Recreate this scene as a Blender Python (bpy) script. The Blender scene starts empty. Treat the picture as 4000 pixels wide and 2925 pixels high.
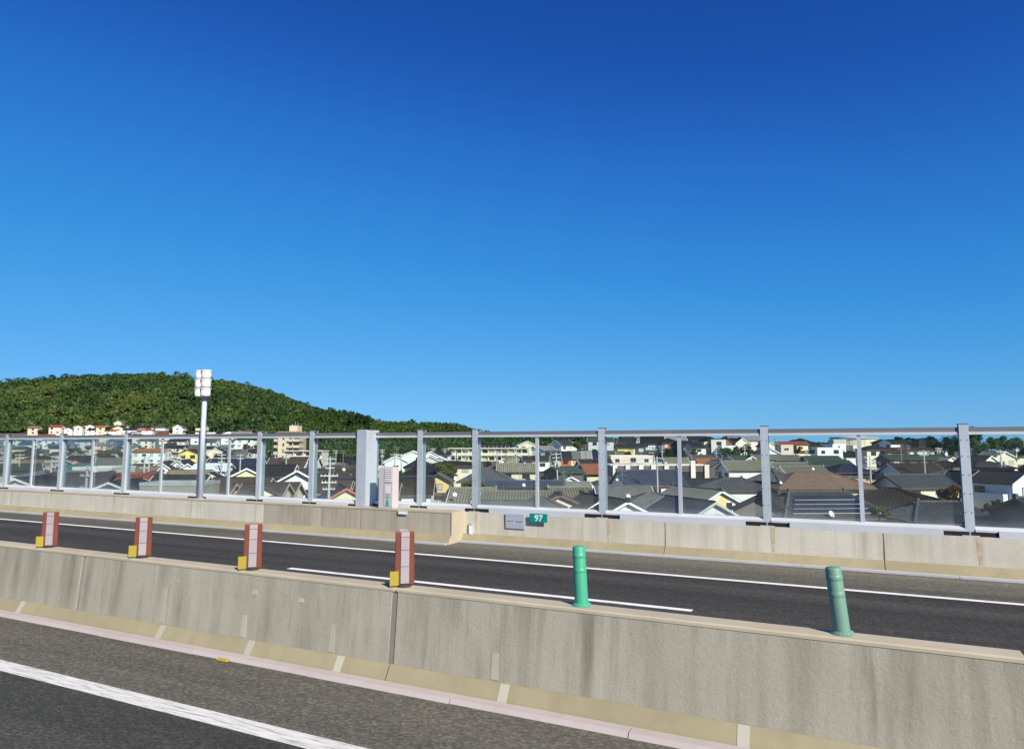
import bpy, math, random
import numpy as np
from mathutils import Vector, Matrix

sc = bpy.context.scene
COL = sc.collection
R = math.radians
rnd = random.Random(7)
nrg = np.random.default_rng(11)

# ------------------------------------------------------------------ camera
YAW, PITCH, FPX = 26.0, 5.87, 2656.0
EYE = Vector((0, 0, 2.8))
cd = bpy.data.cameras.new('camera'); cam = bpy.data.objects.new('camera', cd)
COL.objects.link(cam); sc.camera = cam
cam.location = EYE
cam.rotation_euler = (R(90 + PITCH), 0, R(YAW))
cd.sensor_width = 36.0; cd.lens = 36.0 * FPX / 4000.0
cd.clip_start = 0.1; cd.clip_end = 60000
# ------------------------------------------------------------------ sky, sun, exposure
SUN_EL, SUN_AZ = 34.0, math.degrees(math.atan2(0.85, -0.53))   # azimuth clockwise from +Y
w = bpy.data.worlds.new('World'); sc.world = w; w.use_nodes = True
nt = w.node_tree; nt.nodes.clear()
sky = nt.nodes.new('ShaderNodeTexSky'); sky.sky_type = 'NISHITA'; sky.sun_disc = False
sky.sun_elevation = R(SUN_EL); sky.sun_rotation = R(SUN_AZ)
sky.altitude = 2000; sky.air_density = 1.0; sky.dust_density = 0.5; sky.ozone_density = 8.0
bg = nt.nodes.new('ShaderNodeBackground'); bg.inputs['Strength'].default_value = 0.11
wo = nt.nodes.new('ShaderNodeOutputWorld')
# film response of the photograph's deep blue, one tone curve per channel for the whole sky
EXPO = 0.50
pre = nt.nodes.new('ShaderNodeVectorMath'); pre.operation = 'SCALE'; pre.inputs['Scale'].default_value = 0.11
post = nt.nodes.new('ShaderNodeVectorMath'); post.operation = 'SCALE'; post.inputs['Scale'].default_value = 1 / 0.11 / 2 ** EXPO
crv = nt.nodes.new('ShaderNodeRGBCurve'); mp_ = crv.mapping; mp_.extend = 'EXTRAPOLATED'; mp_.use_clip = False
for ch, pts_ in enumerate(([(.05, .0116), (.076, .0242), (.117, .0423), (.212, .0976), (.342, .156), (.479, .195), (1, .36)],
                           [(.112, .080), (.171, .174), (.254, .270), (.423, .386), (.571, .451), (.638, .479), (1, .62)],
                           [(.27, .376), (.397, .585), (.539, .70), (.73, .79), (.80, .82), (1, .90)])):
    cv = mp_.curves[ch]; cv.points[0].location = (0, 0); cv.points[1].location = pts_[-1]
    for q in pts_[:-1]: cv.points.new(*q)
mp_.update()
nt.links.new(sky.outputs[0], pre.inputs[0]); nt.links.new(pre.outputs[0], crv.inputs['Color']); nt.links.new(crv.outputs[0], post.inputs[0])
nt.links.new(post.outputs[0], bg.inputs[0]); nt.links.new(bg.outputs[0], wo.inputs[0])
sl = bpy.data.lights.new('sun', 'SUN'); so = bpy.data.objects.new('sun', sl); COL.objects.link(so)
sl.energy = 5.0; sl.angle = R(0.53); sl.color = (1.0, 0.90, 0.75)
sdir = Vector((math.sin(R(SUN_AZ)) * math.cos(R(SUN_EL)), math.cos(R(SUN_AZ)) * math.cos(R(SUN_EL)), math.sin(R(SUN_EL))))
so.rotation_euler = sdir.to_track_quat('Z', 'Y').to_euler(); so.location = (60, -40, 60)
vs = sc.view_settings; vs.view_transform = 'Standard'; vs.look = 'None'; vs.exposure = EXPO; vs.gamma = 1.0
vs.use_curve_mapping = False
sc.cycles.max_bounces = 6; sc.cycles.diffuse_bounces = 3; sc.cycles.glossy_bounces = 3
sc.cycles.transmission_bounces = 4; sc.cycles.transparent_max_bounces = 12
sc.cycles.use_denoising = True

# ------------------------------------------------------------------ camera geometry for laying out the place from measured bearings
CM = Matrix.Rotation(R(YAW), 3, 'Z') @ Matrix.Rotation(R(90 + PITCH), 3, 'X')
def P(u, v, Z):
    return EYE + CM @ Vector(((u - 2000) / FPX * Z, (1462.5 - v) / FPX * Z, -Z))
FW = Vector((-math.sin(R(YAW)), math.cos(R(YAW)), 0)); RT = Vector((math.cos(R(YAW)), math.sin(R(YAW)), 0))
def bearing(x, y):
    Z = x * FW.x + y * FW.y; L = x * RT.x + y * RT.y
    return 2000 + FPX * L / max(Z, 1.0), Z
def at_y(u, v, Y):            # the point of the sight line u,v on the vertical plane y = Y
    d = CM @ Vector(((u - 2000) / FPX, (1462.5 - v) / FPX, -1)); t = Y / d.y
    return EYE + d * t
def col_x(u, Y): return at_y(u, 1735, Y).x

# ------------------------------------------------------------------ terrain height
def interp(x, xs, ys): return np.interp(x, xs, ys)
PZ = dict(
    left=([0, 220, 300, 400, 470, 530, 600, 660, 1000, 4000], [-14, -14, -12, -8, -4.5, 3, 9, 13, 13, 0]),
    mid=([0, 220, 300, 360, 450, 600, 4000], [-14, -14, -12, -9, -6, -6, -25]),
    right=([0, 215, 240, 275, 340, 420, 600, 1500, 4000], [-14, -13.8, -11, -5.5, -3.0, -3.0, -9, -22, -30]),
    fright=([0, 230, 290, 360, 450, 600, 1500, 4000], [-14, -13.5, -9.5, -6, -5, -8, -22, -30]))
SKY_A = ([-1500, -400, 0, 100, 180, 360, 480, 560, 700, 850, 930, 1000, 1100, 1200, 1320, 1500, 1700, 1900, 6000],
         [1560, 1520, 1502, 1494, 1488, 1473, 1470, 1468, 1478, 1496, 1506, 1522, 1552, 1588, 1622, 1660, 1700, 1740, 1760])
SKY_B = ([600, 800, 900, 1000, 1100, 1180, 1260, 1330, 1390, 1440, 1480, 1560, 1640, 1750, 1790, 1840, 1930, 2050, 2150, 2260, 2400],
         [1740, 1735, 1720, 1690, 1645, 1612, 1604, 1606, 1616, 1628, 1646, 1652, 1653, 1653, 1660, 1677, 1693, 1716, 1731, 1738, 1745])
ZA_F, ZA_R, ZB_F, ZB_R = 640.0, 860.0, 345.0, 470.0
TREE_A, TREE_B = 7.0, 8.0
def terr(x, y):               # numpy arrays -> height above the road, before adding the eye height
    x = np.asarray(x, float); y = np.asarray(y, float)
    Z = x * FW.x + y * FW.y; L = x * RT.x + y * RT.y
    u = 2000 + FPX * L / np.maximum(Z, 1.0)
    Zc = np.maximum(Z, 0)
    h = {k: np.interp(Zc, a, b) for k, (a, b) in PZ.items()}
    w1 = np.clip((u - 1000) / 500, 0, 1); w2 = np.clip((u - 1750) / 300, 0, 1); w3 = np.clip((u - 2950) / 350, 0, 1)
    b = h['left'] * (1 - w1) + h['mid'] * w1
    b = b * (1 - w2) + h['right'] * w2
    b = b * (1 - w3) + h['fright'] * w3
    wu = np.clip(Z / 120, 0, 1)
    b = -14 * (1 - wu) + b * wu
    va = np.interp(u, *SKY_A); ra = (1735 - va) / FPX * ZA_R - TREE_A
    t = np.clip((Z - ZA_F) / (ZA_R - ZA_F), 0, 1); ta = np.sin(t * math.pi / 2) ** 1.25
    back = np.clip((Z - ZA_R) / 500, 0, 1)
    ha = b + (np.maximum(ra - b, 0)) * ta * (1 - back * back * (3 - 2 * back))
    vb = np.interp(u, *SKY_B); rb = (1735 - vb) / FPX * ZB_R - TREE_B
    t = np.clip((Z - ZB_F) / (ZB_R - ZB_F), 0, 1); tb = np.sin(t * math.pi / 2) ** 1.2
    back = np.clip((Z - ZB_R) / 130, 0, 1)
    hb = b + np.maximum(rb - b, 0) * tb * (1 - back * back * (3 - 2 * back)) * np.clip((u - 700) / 300, 0, 1) * np.clip((2450 - u) / 150, 0, 1)
    return np.maximum(np.maximum(ha, hb), b) + EYE.z
def ground_z(x, y): return float(terr(np.array([x]), np.array([y]))[0])

# ------------------------------------------------------------------ materials
MATS = {}
def nodes_of(name):
    m = bpy.data.materials.new(name); m.use_nodes = True; t = m.node_tree
    b = t.nodes['Principled BSDF']
    return m, t, b
def N(t, typ, **kw):
    n = t.nodes.new(typ)
    for k, v in kw.items():
        if k in n.inputs: n.inputs[k].default_value = v
        else: setattr(n, k, v)
    return n
def ramp(t, fac, stops):
    r = t.nodes.new('ShaderNodeValToRGB'); e = r.color_ramp.elements
    while len(e) > 1: e.remove(e[-1])
    e[0].position = stops[0][0]; e[0].color = (*stops[0][1], 1)
    for p, c in stops[1:]:
        k = e.new(p); k.color = (*c, 1)
    t.links.new(fac, r.inputs[0]); return r
def mixc(t, fac, a, b, mode='MIX'):
    m = t.nodes.new('ShaderNodeMix'); m.data_type = 'RGBA'; m.blend_type = mode
    for s, val in ((0, fac), (6, a), (7, b)):
        if hasattr(val, 'is_output'): t.links.new(val, m.inputs[s])
        else: m.inputs[s].default_value = val if s == 0 else (*val, 1)
    return m.outputs[2]
def coords(t, kind='Object', scale=(1, 1, 1)):
    c = t.nodes.new('ShaderNodeTexCoord'); mp = t.nodes.new('ShaderNodeMapping'); mp.inputs['Scale'].default_value = scale
    t.links.new(c.outputs[kind], mp.inputs[0]); return mp.outputs[0]
def noise(t, vec, scale, detail=4, rough=.55):
    n = N(t, 'ShaderNodeTexNoise', Scale=scale, Detail=detail, Roughness=rough); t.links.new(vec, n.inputs['Vector']); return n.outputs['Fac']
def bump(t, b, h, strength=.3, dist=.02):
    k = N(t, 'ShaderNodeBump', Strength=strength, Distance=dist); t.links.new(h, k.inputs['Height']); t.links.new(k.outputs[0], b.inputs['Normal'])
def sc3(c, k): return tuple(min(1, max(0, x * k)) for x in c)

def plain(name, c, rough=.6, metal=0.0, var=.18, scale=.8, dirt=None, spec=.5, objvar=.15):
    """painted or plain surface with soft patchiness, wear and a small difference from thing to thing"""
    if name in MATS: return MATS[name]
    m, t, b = nodes_of(name)
    v = coords(t)
    n = noise(t, v, scale, 5)
    colr = ramp(t, n, [(.3, sc3(c, 1 - var)), (.7, sc3(c, 1 + var))]).outputs[0]
    if dirt is not None:
        v2 = coords(t, 'Object', (2.2, 2.2, .35)); n2 = noise(t, v2, 1.4, 5, .65)
        f = ramp(t, n2, [(.48, (0, 0, 0)), (.78, (.75, .75, .75))]).outputs[0]
        colr = mixc(t, f, colr, dirt)
    if objvar:
        oi = t.nodes.new('ShaderNodeObjectInfo')
        mr = N(t, 'ShaderNodeMapRange'); mr.inputs['To Min'].default_value = 1 - objvar; mr.inputs['To Max'].default_value = 1 + objvar
        t.links.new(oi.outputs['Random'], mr.inputs['Value'])
        hs = t.nodes.new('ShaderNodeHueSaturation'); t.links.new(mr.outputs[0], hs.inputs['Value']); t.links.new(colr, hs.inputs['Color']); colr = hs.outputs[0]
    t.links.new(colr, b.inputs['Base Color'])
    b.inputs['Roughness'].default_value = rough; b.inputs['Metallic'].default_value = metal
    b.inputs['Specular IOR Level'].default_value = spec
    MATS[name] = m; return m

def concrete(name, base, stain, streak=.8, runs=1.0):
    m, t, b = nodes_of(name)
    v = coords(t, 'Object', (1, 1, 1))
    n1 = noise(t, v, .55, 6, .6)
    c = ramp(t, n1, [(.25, sc3(base, .84)), (.5, base), (.78, sc3(base, 1.12))]).outputs[0]
    vs_ = coords(t, 'Object', (2.6, 2.6, .10))
    n2 = noise(t, vs_, 1.0, 5, .62)
    f = ramp(t, n2, [(.46, (0, 0, 0)), (.70, (streak, streak, streak))]).outputs[0]
    n3 = noise(t, v, .35, 3)
    f2 = N(t, 'ShaderNodeMath', operation='MULTIPLY'); t.links.new(f, f2.inputs[0])
    g = ramp(t, n3, [(.35, (.25,) * 3), (.65, (1,) * 3)]).outputs[0]; t.links.new(g, f2.inputs[1])
    c = mixc(t, f2.outputs[0], c, stain)
    # pale bloom runs
    vp = coords(t, 'Object', (1.7, 1.7, .07)); n4 = noise(t, vp, 1.3, 3)
    f4 = ramp(t, n4, [(.60, (0, 0, 0)), (.76, (.55, .55, .55))]).outputs[0]
    c = mixc(t, f4, c, sc3(base, 1.35))
    # sharp narrow runs, thickest below the coping
    vq = coords(t, 'Object', (11, 11, .22)); n6 = noise(t, vq, 1.0, 7, .7)
    tcz = t.nodes.new('ShaderNodeTexCoord'); spz = t.nodes.new('ShaderNodeSeparateXYZ'); t.links.new(tcz.outputs['Object'], spz.inputs[0])
    vd = coords(t, 'Object', (1.3, 1.3, .9)); n7 = noise(t, vd, 1.0, 4)
    hz_ = N(t, 'ShaderNodeMath', operation='MULTIPLY_ADD'); t.links.new(n7, hz_.inputs[0]); hz_.inputs[1].default_value = 1.1; t.links.new(spz.outputs[2], hz_.inputs[2])
    gz_ = ramp(t, hz_.outputs[0], [(.75, (.15 * runs,) * 3), (1.0, (.55 * runs,) * 3)]).outputs[0]
    f6 = ramp(t, n6, [(.52, (0, 0, 0)), (.66, (1, 1, 1))]).outputs[0]
    m6 = N(t, 'ShaderNodeMath', operation='MULTIPLY'); t.links.new(f6, m6.inputs[0]); t.links.new(gz_, m6.inputs[1])
    c = mixc(t, m6.outputs[0], c, stain)
    # fine pore grain
    n8 = noise(t, v, 90, 2); g8 = ramp(t, n8, [(.3, (.86,) * 3), (.7, (1.1,) * 3)]).outputs[0]
    c = mixc(t, 1.0, c, g8, 'MULTIPLY')
    # pits
    n5 = noise(t, v, 26, 3); f5 = ramp(t, n5, [(.28, (.28, .28, .28)), (.40, (0, 0, 0))]).outputs[0]
    c = mixc(t, f5, c, sc3(base, .6))
    t.links.new(c, b.inputs['Base Color']); b.inputs['Roughness'].default_value = .85; b.inputs['Specular IOR Level'].default_value = .25
    bump(t, b, noise(t, v, 30, 6), .35, .01)
    MATS[name] = m; return m

def asphalt(name, base, fleck, scale=55):
    m, t, b = nodes_of(name)
    v = coords(t, 'Object')
    vx = coords(t, 'Object', (.42, 1, 1)); vo = N(t, 'ShaderNodeTexVoronoi', Scale=scale); t.links.new(vx, vo.inputs['Vector'])
    c1 = ramp(t, vo.outputs['Color'], [(.2, sc3(base, .72)), (.6, base), (.95, fleck)]).outputs[0]
    vl = coords(t, 'Object', (.05, 1.1, 1)); n = noise(t, vl, 1.6, 4)
    g = ramp(t, n, [(.3, (.72, .72, .73)), (.7, (1.2, 1.19, 1.16))]).outputs[0]
    c = mixc(t, 1.0, c1, g, 'MULTIPLY')
    # scattered pale grit dragged along the driving direction
    vg = coords(t, 'Object', (5, 30, 1)); n2 = noise(t, vg, 1.0, 3, .7)
    f = ramp(t, n2, [(.66, (0, 0, 0)), (.74, (.55, .55, .55))]).outputs[0]
    c = mixc(t, f, c, fleck)
    vb = coords(t, 'Object', (.35, .9, 1)); n3 = noise(t, vb, 1.0, 3)
    f3 = ramp(t, n3, [(.62, (0, 0, 0)), (.72, (.35, .35, .35))]).outputs[0]
    c = mixc(t, f3, c, sc3(base, .55))
    # polished wheel tracks and a few sealed cracks
    vw = coords(t, 'Object', (.004, .55, 1)); n9 = noise(t, vw, 1.0, 2); g9 = ramp(t, n9, [(.38, (.80,) * 3), (.62, (1.16,) * 3)]).outputs[0]
    c = mixc(t, 1.0, c, g9, 'MULTIPLY')
    nw = noise(t, v, 1.5, 4); vv2 = t.nodes.new('ShaderNodeVectorMath'); vv2.operation = 'ADD'; cbx = t.nodes.new('ShaderNodeCombineXYZ'); t.links.new(nw, cbx.inputs[0]); t.links.new(nw, cbx.inputs[1])
    t.links.new(coords(t, 'Object', (.12, .30, 1)), vv2.inputs[0]); t.links.new(cbx.outputs[0], vv2.inputs[1])
    vc = N(t, 'ShaderNodeTexVoronoi', Scale=1.0); vc.feature = 'DISTANCE_TO_EDGE'; t.links.new(vv2.outputs[0], vc.inputs['Vector'])
    fc = ramp(t, vc.outputs['Distance'], [(.0, (.5,) * 3), (.006, (.0,) * 3)]).outputs[0]
    c = mixc(t, fc, c, sc3(base, .35))
    t.links.new(c, b.inputs['Base Color']); b.inputs['Roughness'].default_value = .9; b.inputs['Specular IOR Level'].default_value = .2
    bump(t, b, vo.outputs['Distance'], .5, .012)
    MATS[name] = m; return m

def leafmat(name, stops, scale=.12, rough=.55, trans=.25):
    m, t, b = nodes_of(name)
    v = coords(t, 'Object'); n = noise(t, v, scale, 3, .6)
    g = t.nodes.new('ShaderNodeNewGeometry')
    ad = N(t, 'ShaderNodeMath', operation='MULTIPLY_ADD'); t.links.new(g.outputs['Random Per Island'], ad.inputs[0]); ad.inputs[1].default_value = .2; ad.inputs[2].default_value = -.1
    s = N(t, 'ShaderNodeMath', operation='ADD'); t.links.new(n, s.inputs[0]); t.links.new(ad.outputs[0], s.inputs[1])
    c = ramp(t, s.outputs[0], stops).outputs[0]
    t.links.new(c, b.inputs['Base Color']); b.inputs['Roughness'].default_value = rough; b.inputs['Specular IOR Level'].default_value = .3
    tr = t.nodes.new('ShaderNodeBsdfTranslucent'); t.links.new(c, tr.inputs['Color'])
    mx = t.nodes.new('ShaderNodeMixShader'); mx.inputs[0].default_value = trans
    t.links.new(b.outputs[0], mx.inputs[1]); t.links.new(tr.outputs[0], mx.inputs[2])
    t.links.new(mx.outputs[0], t.nodes['Material Output'].inputs['Surface'])
    MATS[name] = m; return m

def roofmat(name, c, rough=.5, var=.3, course=0.0, spec=.4, mottled=.35):
    """roof covering: weathered patches, lichen, optional fine horizontal courses (relief only)"""
    m, t, b = nodes_of(name)
    v = coords(t); n = noise(t, v, .9, 6, .65)
    col = ramp(t, n, [(.28, sc3(c, 1 - var)), (.55, c), (.8, sc3(c, 1 + var))]).outputs[0]
    n2 = noise(t, v, 7, 3); f = ramp(t, n2, [(.5, (0, 0, 0)), (.75, (mottled,) * 3)]).outputs[0]
    col = mixc(t, f, col, tuple(.55 * x + .45 * y for x, y in zip(sc3(c, 1.7), (.17, .165, .13))))
    oi = t.nodes.new('ShaderNodeObjectInfo')
    mr = N(t, 'ShaderNodeMapRange'); mr.inputs['To Min'].default_value = .8; mr.inputs['To Max'].default_value = 1.2
    t.links.new(oi.outputs['Random'], mr.inputs['Value'])
    hs = t.nodes.new('ShaderNodeHueSaturation'); t.links.new(mr.outputs[0], hs.inputs['Value']); t.links.new(col, hs.inputs['Color'])
    t.links.new(hs.outputs[0], b.inputs['Base Color'])
    b.inputs['Roughness'].default_value = rough; b.inputs['Specular IOR Level'].default_value = spec
    if course:
        wv = N(t, 'ShaderNodeTexWave', Scale=1 / course / 2 * .32, Distortion=.0); wv.wave_type = 'BANDS'; wv.bands_direction = 'Z'; wv.wave_profile = 'SAW'
        t.links.new(coords(t), wv.inputs['Vector']); bump(t, b, wv.outputs['Fac'], .6, .04)
    MATS[name] = m; return m

# walls
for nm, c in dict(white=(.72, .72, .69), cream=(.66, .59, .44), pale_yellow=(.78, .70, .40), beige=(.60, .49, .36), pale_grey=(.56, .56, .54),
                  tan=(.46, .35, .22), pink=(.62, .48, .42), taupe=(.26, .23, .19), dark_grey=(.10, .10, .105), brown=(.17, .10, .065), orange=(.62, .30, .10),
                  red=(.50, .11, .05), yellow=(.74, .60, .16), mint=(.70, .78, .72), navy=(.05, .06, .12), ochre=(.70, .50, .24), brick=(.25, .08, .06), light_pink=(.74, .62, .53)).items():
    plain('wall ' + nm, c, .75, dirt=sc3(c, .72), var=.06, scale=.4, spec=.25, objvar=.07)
ROOFC = dict(kawara=(.078, .078, .080), kawara_blue=(.052, .068, .10), kawara_pale=(.20, .185, .135), slate=(.024, .024, .027), slate_grey=(.105, .108, .103), black=(.013, .013, .016),
             brown=(.055, .041, .035), dark_brown=(.030, .022, .020), navy=(.016, .021, .042), green=(.034, .056, .043), teal=(.025, .20, .18), red=(.27, .055, .042), orange=(.27, .115, .052),
             copper=(.25, .085, .05), rust=(.28, .11, .04), tan=(.19, .145, .10), white=(.60, .61, .60), brick_red=(.19, .05, .036), grey=(.19, .19, .185), brown_flat=(.145, .092, .065))
for nm, c in ROOFC.items():
    roofmat('roof ' + nm, c, rough=.5 if 'kawara' in nm else .8, var=.28, course=.3 if nm in ('slate_grey', 'brown') else 0, spec=.3 if 'kawara' in nm else .14,
            mottled=.5 if 'kawara' in nm else .25)
plain('trim white', (.80, .80, .78), .5, var=.05); plain('trim dark', (.035, .03, .028), .55, var=.2); plain('trim brown', (.13, .07, .045), .55)
plain('trim red', (.42, .09, .05), .5); plain('trim pink', (.42, .33, .28), .6); plain('trim grey', (.35, .36, .36), .5)
m, t, b = nodes_of('window glass'); b.inputs['Base Color'].default_value = (.025, .032, .04, 1); b.inputs['Roughness'].default_value = .08; MATS['glass'] = m
m, t, b = nodes_of('curtained glass'); b.inputs['Base Color'].default_value = (.42, .42, .38, 1); b.inputs['Roughness'].default_value = .15; MATS['curtain'] = m
plain('blind tan', (.55, .38, .18), .6)
plain('galvanised', (.50, .55, .60), .45, metal=.25, var=.10, scale=1.5, dirt=(.40, .42, .44), objvar=.05)
plain('rail grey', (.17, .175, .185), .5, metal=.2, var=.1, objvar=.0)
plain('rail light', (.56, .59, .62), .4, metal=.15, var=.06, objvar=.03)
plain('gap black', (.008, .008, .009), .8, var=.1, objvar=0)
plain('pole concrete', (.36, .35, .32), .85, var=.12); plain('pole wood', (.17, .12, .08), .85); plain('insulator', (.62, .63, .64), .3)
plain('transformer', (.34, .36, .37), .45, metal=.3); plain('wire', (.03, .03, .032), .5); plain('dish white', (.70, .70, .68), .35, var=.05)
plain('antenna metal', (.42, .43, .43), .35, metal=.6)
plain('bark', (.09, .065, .045), .9, var=.3)
m, t, b = nodes_of('solar panel'); v = coords(t)
br = N(t, 'ShaderNodeTexBrick', Scale=6.2, **{'Mortar Size': .012}); br.offset = 0; t.links.new(v, br.inputs['Vector'])
br.inputs['Color1'].default_value = (.012, .014, .026, 1); br.inputs['Color2'].default_value = (.015, .017, .032, 1); br.inputs['Mortar'].default_value = (.05, .055, .08, 1)
t.links.new(br.outputs[0], b.inputs['Base Color']); b.inputs['Roughness'].default_value = .38; b.inputs['Specular IOR Level'].default_value = .3; MATS['solar'] = m
MAT_B = concrete('concrete median', (.345, .330, .268), (.150, .138, .100), .95, .55)
MAT_T = plain('concrete toe', (.29, .26, .165), .85, var=.12, scale=.7, dirt=(.23, .205, .13), objvar=.03, spec=.2)
MAT_TOP = plain('concrete coping', (.43, .385, .285), .85, var=.10, scale=1.2, dirt=(.40, .35, .25), objvar=.03, spec=.2)
MAT_P = concrete('concrete parapet', (.53, .51, .435), (.33, .295, .22), .7, .2)
MAT_PD = concrete('concrete weathered', (.37, .345, .275), (.15, .132, .095), .75, .3)
plain('concrete patch', (.40, .385, .32), .85, var=.10, objvar=.08, spec=.2)
plain('joint filler', (.24, .22, .185), .8, objvar=.1); plain('rust stain', (.43, .365, .26), .9, var=.22, scale=7)
plain('kerb paint', (.42, .375, .365), .7, var=.06, scale=.6, dirt=(.36, .31, .29), objvar=.02); plain('kerb blue', (.42, .44, .47), .7, var=.08, objvar=.02)
asphalt('asphalt far', (.048, .048, .045), (.085, .083, .073), 60)
asphalt('asphalt shoulder', (.128, .123, .103), (.21, .20, .155), 55)
asphalt('asphalt near', (.066, .070, .060), (.115, .115, .095), 60)
m, t, b = nodes_of('road paint'); v = coords(t, 'Object', (1.2, 9, 1)); n = noise(t, v, 1.6, 5, .7)
c = ramp(t, n, [(.30, (.30, .30, .28)), (.44, (.80, .80, .78)), (.8, (.88, .88, .86))]).outputs[0]
t.links.new(c, b.inputs['Base Color']); b.inputs['Roughness'].default_value = .7; MATS['paint'] = m
m, t, b = nodes_of('road paint worn'); v = coords(t, 'Object', (1.0, 14, 1)); n = noise(t, v, 2.2, 6, .75)
c = ramp(t, n, [(.34, (.22, .22, .20)), (.50, (.66, .66, .62)), (.7, (.80, .80, .77))]).outputs[0]
t.links.new(c, b.inputs['Base Color']); b.inputs['Roughness'].default_value = .75; MATS['paint worn'] = m
# clear acrylic of the noise fence: faint cyan tint, thin reflection
m = bpy.data.materials.new('clear acrylic'); m.use_nodes = True; t = m.node_tree; t.nodes.clear()
o_ = t.nodes.new('ShaderNodeOutputMaterial'); tr = t.nodes.new('ShaderNodeBsdfTransparent'); tr.inputs[0].default_value = (.90, .975, .975, 1)
gl = t.nodes.new('ShaderNodeBsdfGlossy'); gl.inputs['Roughness'].default_value = .03
fr = t.nodes.new('ShaderNodeFresnel'); fr.inputs[0].default_value = 1.22; mx = t.nodes.new('ShaderNodeMixShader')
ml = N(t, 'ShaderNodeMath', operation='MULTIPLY'); ml.inputs[1].default_value = .45; t.links.new(fr.outputs[0], ml.inputs[0])
t.links.new(ml.outputs[0], mx.inputs[0]); t.links.new(tr.outputs[0], mx.inputs[1]); t.links.new(gl.outputs[0], mx.inputs[2])
# a little dust film towards the bottom edge of the sheets
df = t.nodes.new('ShaderNodeBsdfDiffuse'); df.inputs[0].default_value = (.55, .58, .58, 1)
vv = coords(t, 'Object', (1, 1, 1)); nn = noise(t, vv, 1.2, 4); sp = t.nodes.new('ShaderNodeSeparateXYZ')
tc = t.nodes.new('ShaderNodeTexCoord'); t.links.new(tc.outputs['Generated'], sp.inputs[0])
rr = ramp(t, sp.outputs[2], [(.0, (.30,) * 3), (.10, (.12,) * 3), (.3, (.05,) * 3), (1, (.02,) * 3)]).outputs[0]
mm = N(t, 'ShaderNodeMath', operation='MULTIPLY'); t.links.new(rr, mm.inputs[0]); t.links.new(nn, mm.inputs[1])
mx2 = t.nodes.new('ShaderNodeMixShader'); t.links.new(mm.outputs[0], mx2.inputs[0]); t.links.new(mx.outputs[0], mx2.inputs[1]); t.links.new(df.outputs[0], mx2.inputs[2])
t.links.new(mx2.outputs[0], o_.inputs['Surface']); MATS['acrylic'] = m
plain('delineator red', (.145, .036, .021), .5, var=.1, scale=3, objvar=.08); plain('reflective white', (.32, .29, .31), .35, var=.06, objvar=.08)
plain('delineator yellow', (.36, .28, .03), .45, var=.1); plain('delineator green', (.05, .33, .20), .45, var=.08, objvar=.04)
plain('delineator pale green', (.13, .26, .20), .5, var=.08, objvar=.04)
plain('sign green', (.0, .22, .19), .4, var=.04, objvar=0); plain('sign letter', (.55, .80, .80), .4, var=.02, objvar=0)
plain('plate grey', (.42, .47, .54), .4, var=.05, objvar=0, metal=.2); plain('cabinet white', (.50, .465, .475), .45, var=.03, objvar=0)
plain('letter teal', (.02, .36, .32), .4, var=.02, objvar=0)
leafmat('leaf bamboo', [(.25, (.014, .036, .009)), (.45, (.036, .078, .014)), (.62, (.062, .115, .020)), (.8, (.115, .14, .026))], .03)
leafmat('leaf hill', [(.22, (.012, .034, .010)), (.45, (.034, .074, .016)), (.62, (.062, .108, .021)), (.78, (.12, .13, .024)), (.92, (.085, .05, .025))], .013)
leafmat('leaf dark', [(.25, (.008, .020, .008)), (.5, (.018, .042, .014)), (.75, (.045, .075, .02))], .3)
leafmat('leaf green', [(.25, (.022, .055, .012)), (.5, (.048, .105, .02)), (.75, (.09, .15, .03))], .4)
leafmat('leaf yellow', [(.25, (.05, .07, .012)), (.5, (.10, .12, .018)), (.75, (.22, .17, .03))], .4)
leafmat('leaf autumn', [(.25, (.05, .028, .015)), (.5, (.10, .05, .022)), (.75, (.16, .075, .03))], .4)
leafmat('leaf grass', [(.25, (.05, .055, .015)), (.5, (.11, .095, .03)), (.75, (.22, .16, .07))], .2)
m, t, b = nodes_of('ground'); v = coords(t); n = noise(t, v, .04, 6)
c = ramp(t, n, [(.3, (.07, .068, .06)), (.48, (.15, .14, .115)), (.6, (.06, .075, .035)), (.75, (.19, .175, .14))]).outputs[0]
t.links.new(c, b.inputs['Base Color']); b.inputs['Roughness'].default_value = .95; MATS['ground'] = m

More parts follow.
